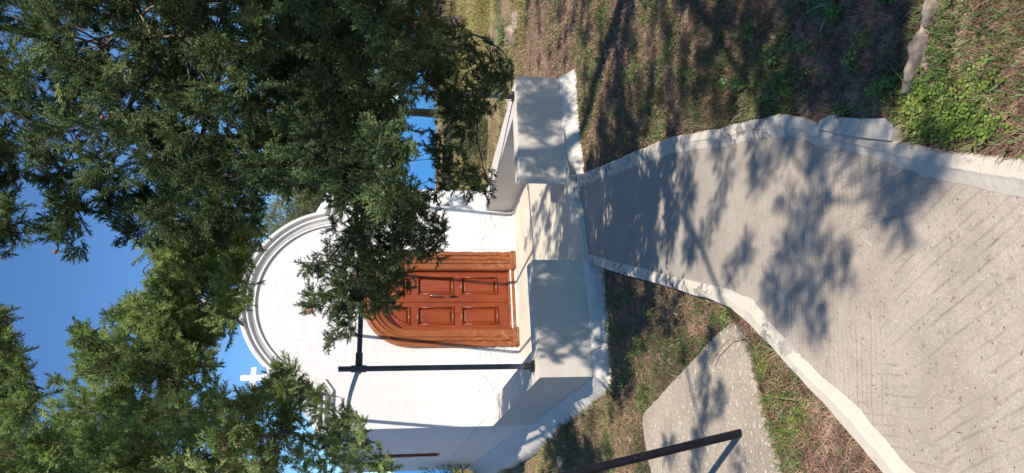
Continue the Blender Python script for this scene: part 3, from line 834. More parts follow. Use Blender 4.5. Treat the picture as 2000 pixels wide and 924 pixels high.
# dark low herb
def hd(px, py, P):
    n = noise2(P, 2.6, 4)+.6*noise2(P, 7, 9)
    v = np.clip((n+.02)*2.4, 0.07, 1)
    v = np.where((px > 1560) & (px < 1800) & (py < 260), v*.25, v)
    v = np.where((px > 1280) & (px < 1420) & (py > 560) & (py < 660), v*.3, v)
    v = np.where((px > 1430) & (py > 560), np.clip(n-.35, .02, .25), v); v = np.where((px > 1880) & (py < 330), np.clip(n*.5, .04, .3), v)
    return v
P1, d1 = scatter(130000, 900, 2100, -120, 330, hd); P2, d2 = scatter(80000, 1020, 1800, 500, 1000, hd)
P = np.concatenate([P1, P2]); d = np.concatenate([d1, d2])
stuff('ground_herbs', [blades(P, d, (.02, .065), (.005, .012), (.2, 1.4), None, '', bendk=.3, nseg=1, wmin=.0014)], M['herb'], 'low dark green herbs creeping over the shaded soil', 'herbs')
# grass blades
def gd(px, py, P):
    n = noise2(P, 1.9, 21)+.7*noise2(P, 5, 23)
    v = np.clip((n-.2)*1.0, 0.02, 1)
    v = np.where((px > 1430) & (py > 560), v*.07, v)
    return np.where((px > 1560) & (py < 300), v*.10, v)
P1, d1 = scatter(60000, 1000, 1900, -120, 330, gd); P2, d2 = scatter(50000, 1020, 1500, 500, 960, gd)
P = np.concatenate([P1, P2]); d = np.concatenate([d1, d2])
stuff('grass', [blades(P, d, (.05, .16), (.003, .006), (.3, 1.4), None, '', bendk=.6, nseg=3, wmin=.0008)], M['grass'], 'thin green grass growing through the needle litter', 'grass')
# sunny dry grass on the slope at the right and behind the chapel
P1, d1 = scatter(60000, 862, 1030, -250, 420, lambda px, py, P: np.clip(.65+noise2(P, .8, 31), .05, 1))
P2, d2 = scatter(16000, 1010, 1250, 780, 1000, lambda px, py, P: np.clip(.45+noise2(P, 2.1, 33), .05, 1))
P3, d3 = scatter(14000, 800, 1000, 905, 1150)
dg = [blades(P1, d1, (.06, .26), (.004, .008), (.5, 1.5), None, '', bendk=.5, nseg=2, wmin=.0008), blades(P2, d2, (.02, .09), (.0025, .005), (.3, 1.4), None, '', bendk=.5, nseg=2, wmin=.0007),
      blades(P3, d3, (.08, .3), (.004, .01), (.6, 1.5), None, '', bendk=.5, nseg=2, wmin=.0008)]
stuff('dry_grass', dg, M['drygrass'], 'yellow dry grass on the sunny slope and beside the chapel wall', 'dry grass')
# clover: round little leaves
def clv(n, blobs, Lr, size=(.005, .011)):
    px = []; py = []
    for (x, y, rx, ry, w_) in blobs:
        k = int(n*w_); px.append(rng.normal(x, rx, k)); py.append(rng.normal(y, ry, k))
    px = np.concatenate(px); py = np.concatenate(py); P, d = px_ground(px, py); k = free(P); P = P[k]; d = d[k]
    N = len(P); P[:, 2] += rng.uniform(.012, Lr, N)
    r = rng.uniform(*size, N)
    nrm = unit(np.array([0, 0, 1.]) + .45*rng.normal(size=(N, 3)))
    u = unit(np.cross(nrm, rng.normal(size=(N, 3)))); v = np.cross(nrm, u)
    Vs = []; Fs = []; o = 0
    for q in range(3):
        an = q*2.094; c = P + (u*np.cos(an)+v*np.sin(an))*r[:, None]*.85
        rr = r*.62
        V = np.stack([c+(u*np.cos(an+k2)+v*np.sin(an+k2))*rr[:, None]*(1.0 if i % 2 == 0 else .95) for i, k2 in enumerate(np.linspace(0, 2*np.pi, 5)[:-1])], 1).reshape(-1, 3)
        Vs.append(V); Fs.append(np.arange(N*4).reshape(N, 4)+o); o += N*4
    return np.concatenate(Vs), np.concatenate(Fs)
stuff('clover', [clv(1900, [(1835, 215, 52, 34, .42), (1880, 240, 30, 20, .2), (1810, 185, 16, 18, .1), (1930, 200, 30, 45, .1), (1700, 78, 9, 14, .03), (1550, 150, 30, 16, .05), (1530, 165, 20, 12, .03), (1325, 60, 22, 30, .05), (1300, 30, 16, 16, .03), (1945, 250, 22, 14, .05)], .05),
                 clv(900, [(1200, 700, 12, 25, .2), (1470, 700, 6, 14, .1), (1490, 715, 12, 12, .2), (1530, 860, 14, 20, .2), (1510, 780, 12, 10, .2), (1425, 620, 14, 10, .15), (1560, 830, 16, 30, .3)], .03, (.004, .008))],
      M['clover'], 'bright green clover patch in the sun by the right kerb', 'clover')

_wr = random.Random(31)
wb_ = [(_wr.uniform(1150, 1760), _wr.uniform(-60, 225), _wr.uniform(5, 16), _wr.uniform(4, 12), .035) for _ in range(30)] + [(_wr.uniform(1180, 1290), _wr.uniform(540, 800), _wr.uniform(4, 9), _wr.uniform(4, 12), .03) for _ in range(14)]
stuff('broad_leaved_weeds', [clv(1500, wb_, .06, (.008, .017))], M['herb'], 'broad leaved green weeds dotted through the litter', 'weeds')

def clump(x, y, n, L, W, m, name, label, cat, tilt=(.5, 1.3), bend=.8, grp=None, dirpx=None):
    P, d = px_ground(np.array([x], float), np.array([y], float)); c = P[0]
    base = np.zeros((n, 3)) + rng.normal(size=(n, 3))*np.array([.012, .012, 0])
    a = rng.uniform(0, 2*np.pi, n) if dirpx is None else rng.normal(dirpx, .6, n)
    h = np.stack([np.cos(a), np.sin(a), np.zeros(n)], 1); tl = rng.uniform(*tilt, n)
    dirs = h*np.cos(tl)[:, None]+np.array([0, 0, 1])*np.sin(tl)[:, None]
    side = unit(np.cross(dirs, np.array([0, 0, 1.])+.2*rng.normal(size=(n, 3))))
    Ls = rng.uniform(L*.6, L, n)
    bd = h*.2*bend - np.array([0, 0, 1])*bend*rng.uniform(.4, 1, n)[:, None]
    V, Fc = ribbons(base, dirs, side, Ls, np.full(n, W)*rng.uniform(.7, 1.1, n), bd, 6)
    V[:, 2] = np.maximum(V[:, 2], .006)
    o = np_mesh(name, V, Fc, 4, m, loc=tuple(c))
    return tag(o, label, cat, grp)
clump(1440, 238, 14, .30, .016, M['strap'], 'strap_leaf_plant', 'pale green strap leaved plant against the right kerb of the path', 'plant', (.1, .7))
clump(1425, 178, 10, .26, .012, M['strap'], 'strap_leaf_plant', 'small blue green strap leaved plant further from the kerb in deep shade', 'plant', (.1, .6))
clump(1212, 300, 12, .26, .014, M['strap'], 'strap_leaf_plant', 'low strap leaved plant at the kerb nearest the right parapet', 'plant', (.05, .5))
clump(1560, 190, 16, .22, .008, M['grass'], 'grass_tuft', 'wispy grass tuft beside the bend of the right kerb', 'grass tuft', (.1, .7))
clump(1800, 168, 9, .14, .006, M['clover'], 'grass_tuft', 'short pale grass tuft at the end of the boulder', 'grass tuft', (.2, 1))
clump(1640, 8, 9, .26, .02, M['strap'], 'strap_leaf_plant', 'broad green leaved plant at the far right of the verge with a brown tipped leaf', 'plant', (.3, 1.2))
clump(1265, 775, 42, .15, .006, M['clover'], 'grass_tuft', 'vivid green grass tuft at the far corner of the concrete slab', 'grass tuft', (.5, 1.4), .5)
clump(1190, 672, 6, .55, .008, M['strap'], 'strap_leaf_plant', 'plant with long thin arching leaves against the left parapet', 'plant', (.8, 1.45), .9)
clump(1240, 690, 30, .20, .005, M['herb'], 'grass_tuft', 'dark feathery grass tuft in front of the left parapet', 'grass tuft', (.5, 1.4), .5)
clump(1160, 528, 70, .16, .010, M['herb'], 'weed', 'dark leafy weed at the gap corner of the left parapet', 'weed', (.5, 1.5), .3)
clump(1012, 914, 9, .24, .016, M['strap'], 'strap_leaf_plant', 'dark strap leaved plant at the foot of the chapel side wall', 'plant', (.5, 1.3), .7)
clump(1300, 590, 14, .3, .006, M['drygrass'], 'grass_tuft', 'straw coloured grass tuft beside the left kerb near the chapel', 'grass tuft', (.1, .9), .4)
clump(1020, 905, 26, .2, .012, M['clover'], 'grass_tuft', 'yellow green grass tuft beside the chapel side wall', 'grass tuft', (.5, 1.3), .5)
clump(985, 72, 10, .8, .06, M['strap'], 'strap_leaf_plant', 'agave like plant with broad blades on the far slope', 'plant', (.5, 1.2), .4)
# thin stems lying across soil
for pts_, lab in (([(1478, 768), (1520, 777), (1560, 782), (1600, 783)], 'pale yellow stem lying across soil to the left kerb'), ([(1390, 712), (1400, 690), (1425, 664), (1450, 658), (1465, 668)], 'thin curved straw stem lying on the tip of the slab'), ([(1790, 70), (1830, 62), (1880, 60), (1950, 62)], 'thin brown twig lying beyond the boulder')):
    bm = bmesh.new(); pp3 = []
    for i, (x, y) in enumerate(pts_): q = gz(x, y, -.07); q.z += .0 + .01*math.sin(i*1.4); pp3.append(q)
    tube(bm, pp3, [.003, .003, .0028, .002, .0015][:len(pp3)], 6)
    tag(obj('fallen_stem', bm, M['drygrass'] if 'twig' not in lab else M['deadbark']), lab, 'stem')
pxl = np.concatenate([rng.uniform(1160, 2050, 260), rng.normal(0, 1, 160)*8+np.interp(t_l := rng.uniform(1160, 1950, 160), [p[0] for p in KR_in], [p[0] for p in KR_in])])
pyl = np.concatenate([rng.uniform(260, 940, 260), np.interp(t_l, [p[0] for p in KR_in], [p[1] for p in KR_in]) + np.abs(rng.normal(0, 1, 160))*22])
Pp = np.array([list(hit(x, y, pathz, .002)) for x, y in zip(pxl, pyl)]); kq = inpath(Pp[:, 0], Pp[:, 1], -.17); Pp = Pp[kq]
Vp, Fp = blades(Pp, np.linalg.norm(Pp, axis=1), (.008, .03), (.0015, .0035), (.0, .15), None, '', flat=True, nseg=1)
tag(np_mesh('path_litter', Vp, Fp, 4, M['litter']), 'scattered brown needles and bits lying on the concrete path', 'needle litter', kind='stuff')
# rocks
def rock(name, x, y, z, s, label, cat, mat, seed=1, rz=0, grp=None, sub=4):
    bm = bmesh.new(); bmesh.ops.create_icosphere(bm, subdivisions=sub, radius=1)
    P, d = px_ground(np.array([x], float), np.array([y], float)); c = P[0]; r = np.random.default_rng(seed)
    ph = r.uniform(0, 6.28, (9, 4)); fr = r.uniform(1.2, 5, (9, 3))
    for v in bm.verts:
        k = sum(math.sin(v.co.x*fr[i, 0]+v.co.y*fr[i, 1]+v.co.z*fr[i, 2]+ph[i, 0])*(.16/(1+i*.35)) for i in range(9))
        v.co = v.co*(1+k)
        q = v.co.copy(); v.co *= 1+.07*math.sin(q.x*9+seed)*math.sin(q.y*8)+.045*math.sin(q.z*17+q.x*13)+.025*math.sin(q.x*31)*math.sin(q.z*27)+r.uniform(-.012, .012)
        v.co = Vector((v.co.x*s[0], v.co.y*s[1], v.co.z*s[2]))
    o = obj(name, bm, mat, smooth=True, loc=(c[0], c[1], c[2]+z)); o.rotation_euler = (0, 0, rz)
    return tag(o, label, cat, grp)
rock('boulder', 1815, 110, .02, (.115, .044, .055), 'long pale boulder with orange lichen lying beyond the clover', 'rock', M['rock'], 3, rad(-14))
rock('boulder', 1842, 8, .02, (.08, .032, .045), 'narrow pale rock at the picture edge behind the lichened boulder', 'rock', M['rock'], 8, rad(-8))
rock('pebble', 1790, 501, .075, (.012, .009, .008), 'small white pebble lying alone on the path', 'pebble', M['stone'], 5, 0, None, 2)
for i, (x, y, s, lab) in enumerate(((955, 300, .28, 'pale terrace rock under the cypress branches beyond the right parapet'), (930, 230, .35, 'brown terrace rock on the slope halfway to the crest'), (1000, 205, .2, 'small pale rock just beyond the right parapet corner'), (1008, 60, .26, 'reddish rock in the dappled soil right of the parapet'), (975, 330, .2, 'low pale rock between the chapel and the right parapet'), (1100, 905, .12, 'pale rock beside the chapel side wall at the lower picture edge'))):
    rock('rock', x, y, 0.0, (s, s*.7, s*.5), lab, 'rock', M['rock'], 20+i, i*.7, None, 3)
# dry stone terrace wall at the far right
bm = bmesh.new(); r2 = random.Random(3)
c0 = gz(880, -60, .35); c0 = Vector((5.4, 21.5, 0))
for i in range(16):
    for k in range(4):
        x = c0.x + i*.42 + r2.uniform(-.06, .06); hgt = .26
        zb = float(ground_h(x, c0.y)) + k*hgt - .1
        box(bm, x-.2, x+.2, c0.y-.18+r2.uniform(-.05, .05), c0.y+.2, zb, zb+hgt*.96, .04)
tag(obj('terrace_wall', bm, M['wallstone']), 'low brown dry stone wall on the slope at the far right', 'stone wall')

# ------------------------------------------------------------------ trees
def spray_proto(seed, fine=True):
    """one cypress spray: feathery, twice branched; base at origin, grows along +Z, length 1"""
    r = np.random.default_rng(seed); tri = []
    def seg(p, d, L, w0, w1):
        d = d/np.linalg.norm(d); s = np.cross(d, r.normal(size=3)); s /= np.linalg.norm(s)
        a = p; b = p+d*L
        tri.append((a-s*w0/2, a+s*w0/2, b+s*w1/2)); tri.append((a-s*w0/2, b+s*w1/2, b-s*w1/2)); return b
    n = 11 if fine else 7
    axis = np.array([0, 0, 1.]); p = np.zeros(3); d = axis.copy()
    plane = unit(r.normal(size=3)*np.array([1, 1, 0]))
    for i in range(n):
        d = unit(d + r.normal(size=3)*.10); q = seg(p, d, 1.0/n, .030, .026)
        f = i/n
        for sgn in (-1, 1):
            bl = (.34*(1-f)**.5+.20)*r.uniform(.7, 1.2)
            bd = unit(d*.9 + sgn*plane*(.75) + r.normal(size=3)*.48)
            m = 4 if fine else 2; bp = p.copy()
            for j in range(m):
                bd = unit(bd+axis*.12+r.normal(size=3)*.1); bq = seg(bp, bd, bl/m, .042*(1-j/m*.5), .030*(1-j/m*.5))
                if fine:
                    for sg in (-1, 1):
                        cd = unit(bd*.9+sg*unit(np.cross(bd, r.normal(size=3)))*.75)
                        s = unit(np.cross(cd, r.normal(size=3))); L = bl*.36*(1-j/m*.6)
                        tri.append((bp-s*.03, bp+s*.03, bp+cd*L))
                bp = bq
        p = q
    return np.array(tri, dtype=np.float32)   # (T,3,3)
FINE = [spray_proto(100+i) for i in range(6)]; COARSE = [spray_proto(200+i, False) for i in range(5)]
print('tris per spray', FINE[0].shape[0], COARSE[0].shape[0])
def sprays_mesh(C, D, S, protos, wmul=1.0):
    """C centres, D directions, S sizes -> vertices"""
    out = []
    which = rng.integers(0, len(protos), len(C))
    for k, pr_ in enumerate(protos):
        m = which == k
        if not m.any(): continue
        c, d, s = C[m], unit(D[m]), S[m]
        u = unit(np.cross(d, rng.normal(size=d.shape))); v = np.cross(d, u)
        R = np.stack([u, v, d], 2)                                   # columns
        P = np.einsum('nij,tkj->ntki', R, pr_)*s[:, None, None, None] + c[:, None, None, :]
        out.append(P.reshape(-1, 3))
    return np.concatenate(out)
def npix(px, py, d):
    return np.array([0, 0, CAMH]) + (f_np + rt_np*((462-py)/F)[:, None] + up_np*((1000-px)/F)[:, None])*d[:, None]
Pf, df = PENDING_FALLEN
pk = rng.choice(len(Pf), 2600, replace=False); Pf2 = Pf[pk].copy(); Pf2[:, 2] += .008
Df = np.concatenate([rng.normal(size=(len(Pf2), 2)), rng.uniform(-.1, .25, (len(Pf2), 1))], 1)
Vf = sprays_mesh(Pf2, Df, rng.uniform(.035, .10, len(Pf2)), COARSE); zg = ground_h(Vf[:, 0], Vf[:, 1])+.003
Vf[:, 2] = np.maximum(zg, zg+(Vf[:, 2]-zg)*.25)
tag(np_mesh('fallen_sprays', Vf, np.arange(len(Vf)).reshape(-1, 3), 3, M['dry']), 'dry brown cypress sprays fallen on the soil', 'fallen sprays', kind='stuff')
pk = rng.choice(len(Pf), 1500, replace=False); c = Pf[pk]; r = rng.uniform(.004, .014, len(c))*(1+df[pk]*.08)
octa = np.array([[1, 0, 0], [0, 1, 0], [-1, 0, 0], [0, -1, 0], [0, 0, .8], [0, 0, -.8]]); of = np.array([[0, 1, 4], [1, 2, 4], [2, 3, 4], [3, 0, 4], [1, 0, 5], [2, 1, 5], [3, 2, 5], [0, 3, 5]])
Vg = c[:, None, :] + (octa[None]*(1+rng.uniform(-.3, .3, (len(c), 6, 1))))*r[:, None, None]
Fg = np.arange(len(c))[:, None, None]*6+of[None]
tag(np_mesh('gravel', Vg.reshape(-1, 3), Fg.reshape(-1, 3), 3, M['rock']), 'small stones scattered in the needle litter', 'gravel', kind='stuff')
class Tree:
    def __init__(s, name, label, base, mat, cat='tree', grp=None):
        s.root = empty(name, base); tag(s.root, label, cat, grp); s.base = np.array(base); s.mat = mat; s.V = []; s.dryV = []; s.limbs = []; s.rad = []; s.centres = []; s.coneP = []
    def limb(s, pts, r0, r1, mat=None, name='limb', smooth=True, n=8):
        P = [Vector(p) for p in pts]; Q = []
        for i in range(len(P)-1):                                     # Catmull-Rom
            a = P[max(0, i-1)]; b = P[i]; c = P[i+1]; d = P[min(len(P)-1, i+2)]
            for k in range(5):
                t = k/5; Q.append(.5*((2*b)+(c-a)*t+(2*a-5*b+4*c-d)*t*t+(3*b-a-3*c+d)*t**3))
        Q.append(P[-1])
        Q = [q+Vector((random.uniform(-1, 1), random.uniform(-1, 1), random.uniform(-1, 1)))*r0*.25 for q in Q]
        bm = bmesh.new(); R = [r0+(r1-r0)*(i/(len(Q)-1))**.8 for i in range(len(Q))]
        tube(bm, [q-Vector(s.base) for q in Q], R, n)
        o = obj(name, bm, mat or M['bark'], s.root, smooth=True)
        for q, r in zip(Q, R): s.limbs.append(np.array(q)); s.rad.append(r)
        return o
    def clusters(s, C, R, nper, size, protos, up=.45, out=.8, squash=.8, dry=0.0, hang=0.0, keep=None):
        for c, r in zip(C, R):
            n = rng.poisson(nper*(1 if np.isscalar(r) else 1))
            if n == 0: continue
            g = rng.normal(size=(n, 3)); g = unit(g)*(rng.random((n, 1))**.45)
            g[:, 2] *= squash
            off = g*r
            P = c+off
            if keep is not None:
                kk = keep(P); P = P[kk]; off = off[kk]; n = len(P)
                if n == 0: continue
            D = unit(off+1e-6)*out + np.array([0, 0, up]) + rng.normal(size=(n, 3))*.45
            S = rng.uniform(*size, n)
            s.centres.append((np.array(c), r))
            if dry and rng.random() < dry:
                m = rng.random(n) < .35; 
                if m.any(): s.dryV.append(sprays_mesh(P[m], D[m], S[m], COARSE))
                P, D, S = P[~m], D[~m], S[~m]
            if len(P): s.V.append(sprays_mesh(P, D, S, protos))
    def twigs(s, kmax=4, r=.006, parent_name='twigs'):
        """bare twigs joining every leaf clump to the nearest limb, one woody mesh"""
        L = np.array(s.limbs); bm = bmesh.new()
        for c, R in s.centres:
            d = np.linalg.norm(L-c, axis=1); i = int(np.argmin(d+.15*rng.random(len(d)))); a = L[i]; v = c-a; ln = np.linalg.norm(v)
            if ln > .75 or ln < .03: continue
            tt = np.linspace(.15, .85, 6)[:, None]; tx, ty, td = topx(a+v*tt)
            if (in_any(tx, ty, [SKY1, SKY2, FAC]) & (td > 0)).any(): continue
            mid = a+v*.5+rng.normal(size=3)*ln*.10 + np.array([0, 0, -.06*ln])
            rr = min(.009, .003+ln*.004)
            P = [a, a+(mid-a)*.5+rng.normal(size=3)*.01, mid, c]
            tube(bm, [Vector(p-s.base) for p in P], [rr, rr*.8, rr*.6, rr*.3], 5, cap=False)
            for _ in range(kmax):
                e = c+unit(rng.normal(size=3))*R*.8; q = c+(e-c)*.5+rng.normal(size=3)*.01
                st = mid+(c-mid)*rng.random()
                tube(bm, [Vector(p-s.base) for p in (st, q, e)], [rr*.45, rr*.3, .0012], 4, cap=False)
        me = bpy.data.meshes.new(parent_name); bm.to_mesh(me); bm.free(); link(parent_name, me, M['bark'], s.root)['kind'] = 'stuff'
    def finish(s, cones=0):
        V = np.concatenate(s.V) - s.base
        np_mesh('crown', V, np.arange(len(V)).reshape(-1, 3), 3, s.mat, s.root)
        if s.dryV:
            V = np.concatenate(s.dryV) - s.base
            np_mesh('dry_sprays', V, np.arange(len(V)).reshape(-1, 3), 3, M['dry'], s.root)
        print(s.root.name, 'tris', sum(len(v) for v in s.V)//3)
        for c in s.coneP:
            bm = bmesh.new(); bmesh.ops.create_icosphere(bm, subdivisions=2, radius=.0115)
            for v in bm.verts: v.co *= 1+.14*math.sin(v.co.x*400)*math.sin(v.co.z*430)
            obj('cone', bm, M['cone'], s.root, smooth=True, loc=tuple(np.array(c)-s.base))
def in_any(x, y, polys):
    c = np.zeros(len(x), bool)
    for p in polys: c |= in_poly(x, y, p)
    return c
def sample_poly(poly, spacing, jitter=.5):
    xs = [p[0] for p in poly]; ys = [p[1] for p in poly]
    X_, Y_ = np.meshgrid(np.arange(min(xs), max(xs)+spacing, spacing), np.arange(min(ys), max(ys)+spacing, spacing))
    X_ = X_.ravel()+rng.uniform(-jitter, jitter, X_.size)*spacing; Y_ = Y_.ravel()+rng.uniform(-jitter, jitter, Y_.size)*spacing
    k = in_poly(X_, Y_, poly); return X_[k], Y_[k]
def topx(P):
    q = P-np.array([0, 0, CAMH]); d = q@f_np
    return 1000-F*(q@up_np)/d, 462-F*(q@rt_np)/d, d
def keep_fn(holes, skies=()):
    H = np.array(holes, float); H[:, 2] *= 1.35
    def f(P):
        x, y, d = topx(P)
        k = np.ones(len(P), bool)
        for hx, hy, hr in H:
            k &= ((x-hx)**2+(y-hy)**2 > hr**2)
        for s_ in skies: k &= ~in_poly(x, y, s_)
        return k
    return f

# open sky around which the branches grow
SKY1 = [(-10,495),(30,455),(25,420),(50,370),(30,330),(90,330),(88,430),(105,512),(150,500),(190,430),(200,470),(245,470),(300,490),(318,510),(300,545),(250,575),(240,600),(205,640),(150,640),(155,690),(150,740),(110,740),(85,720),(45,670),(30,610),(-10,590)]
SKY2 = [(478,612),(452,660),(420,700),(432,760),(450,785),(500,772),(522,750),(530,715),(560,700),(560,560)]
FAC  = [(500,612),(478,560),(500,470),(560,425),(640,410),(670,440),(600,500),(575,560),(590,620),(640,690),(700,680),(1000,700),(1000,820),(700,815),(690,790),(640,760),(560,705),(520,690)]
HOLES1 = [(402,582,17),(412,585,9),(466,578,6),(22,20,16),(66,24,14),(45,95,17),(230,48,12),(190,84,14),(122,102,8),(232,102,13),(262,110,12),(288,186,9),(70,208,14),(92,188,9),(372,232,14),(395,262,20),(430,222,12),(440,250,10),(385,300,9),(420,190,8),(150,260,12),(235,300,12),(190,290,14),(140,305,15),(60,250,10),(75,335,18),(255,320,10),(320,225,8),(300,370,9),(370,415,10),(360,355,8),(20,245,7),
          (822,190,15),(826,150,8),(828,335,24),(815,250,12),(838,285,17),(850,10,14),(838,360,16),(808,225,8),(820,310,12),(848,245,8),(450,130,8),(545,40,6),(28,275,8),(500,225,5),(470,52,7)]
T1 = Tree('cypress_tree', 'large dark cypress right of the path whose branches hang across the chapel', (3.6, 3.4, -.05), M['cyp'])
T1.limb([(3.6, 3.4, -.2), (3.55, 3.45, 1.2), (3.45, 3.5, 2.6), (3.4, 3.6, 4.2), (3.3, 3.5, 6.0), (3.3, 3.5, 7.6)], .20, .05, name='trunk', n=14)
def LP(*p): return [tuple(at(x, y, d)) for x, y, d in p]
T1.limb([(3.5, 3.45, 1.7)] + LP((770,-260,4.7),(765,-60,4.9),(768,60,4.9),(745,160,4.9),(742,250,4.85),(716,350,4.8),(706,430,4.7),(704,520,4.6),(700,600,4.5)), .045, .006)
T1.limb([(3.5, 3.45, 1.8)] + LP((800,-180,5.2),(765,100,5.3),(752,230,5.3),(725,340,5.2),(712,440,5.1),(705,500,5.0)), .03, .008)
T1.limb([(3.45, 3.5, 3.0)] + LP((300,-200,4.2),(262,0,4.3),(292,50,4.3),(296,100,4.3),(240,230,4.4),(190,300,4.5),(120,330,4.5),(117,440,4.5),(112,490,4.5)), .03, .004)
T1.limb([(3.45, 3.5, 2.6)] + LP((420,-150,4.6),(440,60,4.7),(420,180,4.7),(370,320,4.7),(310,400,4.7),(260,455,4.7)), .032, .004)
T1.limb([(3.45, 3.5, 2.2)] + LP((600,-150,4.9),(560,40,5.0),(520,190,5.0),(430,330,5.0),(410,430,5.0),(400,500,5.0)), .035, .006)
T1.limb([(3.5, 3.45, 1.5)] + LP((860,-120,5.2),(850,30,5.3),(855,80,5.3),(925,68,5.2),(975,95,5.1),(1000,130,5.1)), .02, .003)
T1.limb([(3.5, 3.45, 1.5)] + LP((850,-150,5.0),(840,110,5.1),(900,85,5.1),(935,110,5.1),(950,170,5.0),(930,260,5.0),(955,360,4.9)), .018, .003)
T1.limb(LP((742,250,4.85),(715,330,4.7),(760,330,4.65),(740,395,4.6),(760,440,4.5),(790,490,4.5)), .016, .004)
T1.limb(LP((708,430,4.7),(672,470,4.6),(640,510,4.6),(612,520,4.55)), .010, .002)
T1.limb(LP((704,480,4.6),(690,560,4.5),(665,620,4.5),(645,665,4.5)), .010, .002)
T1.limb([(3.4, 3.55, 3.8), (2.6, 2.6, 4.2), (1.6, 1.2, 4.0), (.8, .6, 3.8)], .05, .008)
T1.limb([(3.45, 3.5, 3.2), (2.6, 3.0, 3.7), (1.5, 2.2, 3.8), (.4, 1.4, 3.7)], .05, .008)
T1.limb([(3.5, 3.45, 2.8), (3.0, 2.3, 3.2), (2.4, 1.2, 3.5), (1.6, .2, 3.6)], .05, .008)
for pts_ in (((248,-10,4.0),(275,30,4.0),(290,55,4.0),(296,92,4.0),(294,100,4.0)), ((275,30,4.0),(300,12,4.0),(330,8,4.0),(345,18,4.0)), ((290,70,4.0),(320,72,4.0),(348,68,4.0),(360,82,4.0)), ((432,330,4.4),(434,352,4.4),(422,372,4.4)), ((460,190,4.4),(470,205,4.4),(486,188,4.4)), ((600,140,4.3),(640,148,4.3),(690,152,4.3),(725,128,4.3)), ((240,60,4.0),(218,75,4.0),(205,92,4.0))):
    T1.limb(LP(*pts_), .007, .0022, M['deadbark'], name='dead_twig', n=5)
_hr = random.Random(12)
HOLES1 += [(_hr.uniform(-20, 470), _hr.uniform(-20, 340), _hr.uniform(4, 11)) for _ in range(105)]
HOLES1 += [(_hr.uniform(300, 780), _hr.uniform(-10, 330), _hr.uniform(3, 6)) for _ in range(30)]
BUSHGAP = [(530,372),(590,362),(640,368),(640,405),(575,428),(520,455),(508,410)]
kp1 = keep_fn(HOLES1, [SKY1, FAC, BUSHGAP])
polyA = [(-160,-160),(850,-160),(850,60),(845,200),(800,250),(800,330),(845,345),(850,395),(800,400),(760,430),(700,400),(640,375),(560,370),(520,375),(505,420),(480,450),(330,440),(300,400),(230,310),(190,320),(150,330),(80,300),(0,300),(-160,320)]
def fill(T, poly, spacing, r, dr, nper, size, keep, protos=FINE, dens=1.0, **kw):
    x, y = sample_poly(poly, spacing); m = rng.random(len(x)) < dens; x, y = x[m], y[m]
    d = rng.uniform(dr[0], dr[1], len(x)); C = npix(x, y, d); R = rng.uniform(r[0], r[1], len(x))*d/F
    T.clusters(C, R, nper, size, protos, keep=keep, **kw)
fill(T1, polyA, 38, (22, 38), (4.0, 5.3), 27, (.06, .115), kp1, dry=.05)
fill(T1, [(430,-160),(850,-160),(850,60),(800,250),(780,400),(640,375),(520,375),(460,300)], 46, (30, 46), (3.2, 4.2), 20, (.07, .13), kp1, dens=.7)
fill(T1, [(-160,-160),(430,-160),(460,300),(300,400),(80,300),(-160,320)], 52, (26, 40), (3.2, 4.2), 18, (.07, .13), kp1, dens=.4)
fill(T1, [(-20,300),(45,335),(20,400),(48,440),(30,480),(-80,490),(-80,300)], 26, (16, 24), (4.2, 4.6), 10, (.07, .13), None)
fill(T1, [(88,340),(150,335),(185,430),(150,470),(110,500),(92,440)], 24, (14, 22), (4.3, 4.7), 10, (.06, .12), None)
fill(T1, [(200,320),(330,400),(340,440),(310,470),(245,462),(215,400)], 26, (16, 26), (4.5, 4.9), 10, (.07, .13), None)
# the bough that hangs in front of the gable and the door
bough = [(700,395),(780,395),(850,405),(865,455),(840,500),(790,520),(760,590),(735,600),(705,600),(690,560),(670,500),(690,440)]
fill(T1, bough, 24, (14, 24), (4.4, 4.8), 17, (.045, .085), keep_fn([(735,470,8),(770,425,9),(700,500,7),(760,570,8),(720,585,7),(820,430,7),(800,480,6),(690,530,6),(745,520,5)]), squash=1)
for (x, y, r, n) in ((615,512,16,10),(600,522,9,5),(635,530,16,10),(640,505,13,8),(655,560,20,13),(620,585,18,11),(640,598,17,11),(670,520,20,14),(665,610,16,11),(680,640,15,10),(655,650,12,8),(648,668,9,6),(608,575,13,7),(700,620,14,9),(670,580,22,16),(720,480,22,16),(730,540,22,16),(775,545,20,12),(765,600,11,6),(790,560,12,6),(640,480,9,4),(655,440,11,6),(665,400,13,7),(690,420,13,7),(850,500,12,6),(868,462,12,6),(680,560,20,14),(700,590,18,13),(745,585,16,10),(605,600,9,5)):
    c = np.array(at(x, y, rng.uniform(4.4, 4.7))); T1.clusters([c], [r*4.5/F*1.1], n*2.0, (.04, .08), FINE, out=.6, up=.25)
# loose twigs over the slope and the parapet corner
fill(T1, [(850,30),(900,50),(960,90),(1005,140),(1000,180),(960,200),(960,260),(900,300),(960,340),(950,400),(900,380),(850,380),(850,200)], 26, (13, 24), (4.6, 5.2), 10, (.05, .10), keep_fn([(895,20,22),(930,30,30),(935,255,12),(940,300,12)]), dens=.9)
for (x, y, r, n) in ((945,370,12,9),(930,345,18,10),(955,385,7,4),(990,165,15,9),(975,150,14,8)):
    c = np.array(at(x, y, 4.9)); T1.clusters([c], [r*4.9/F], n, (.05, .10), FINE)
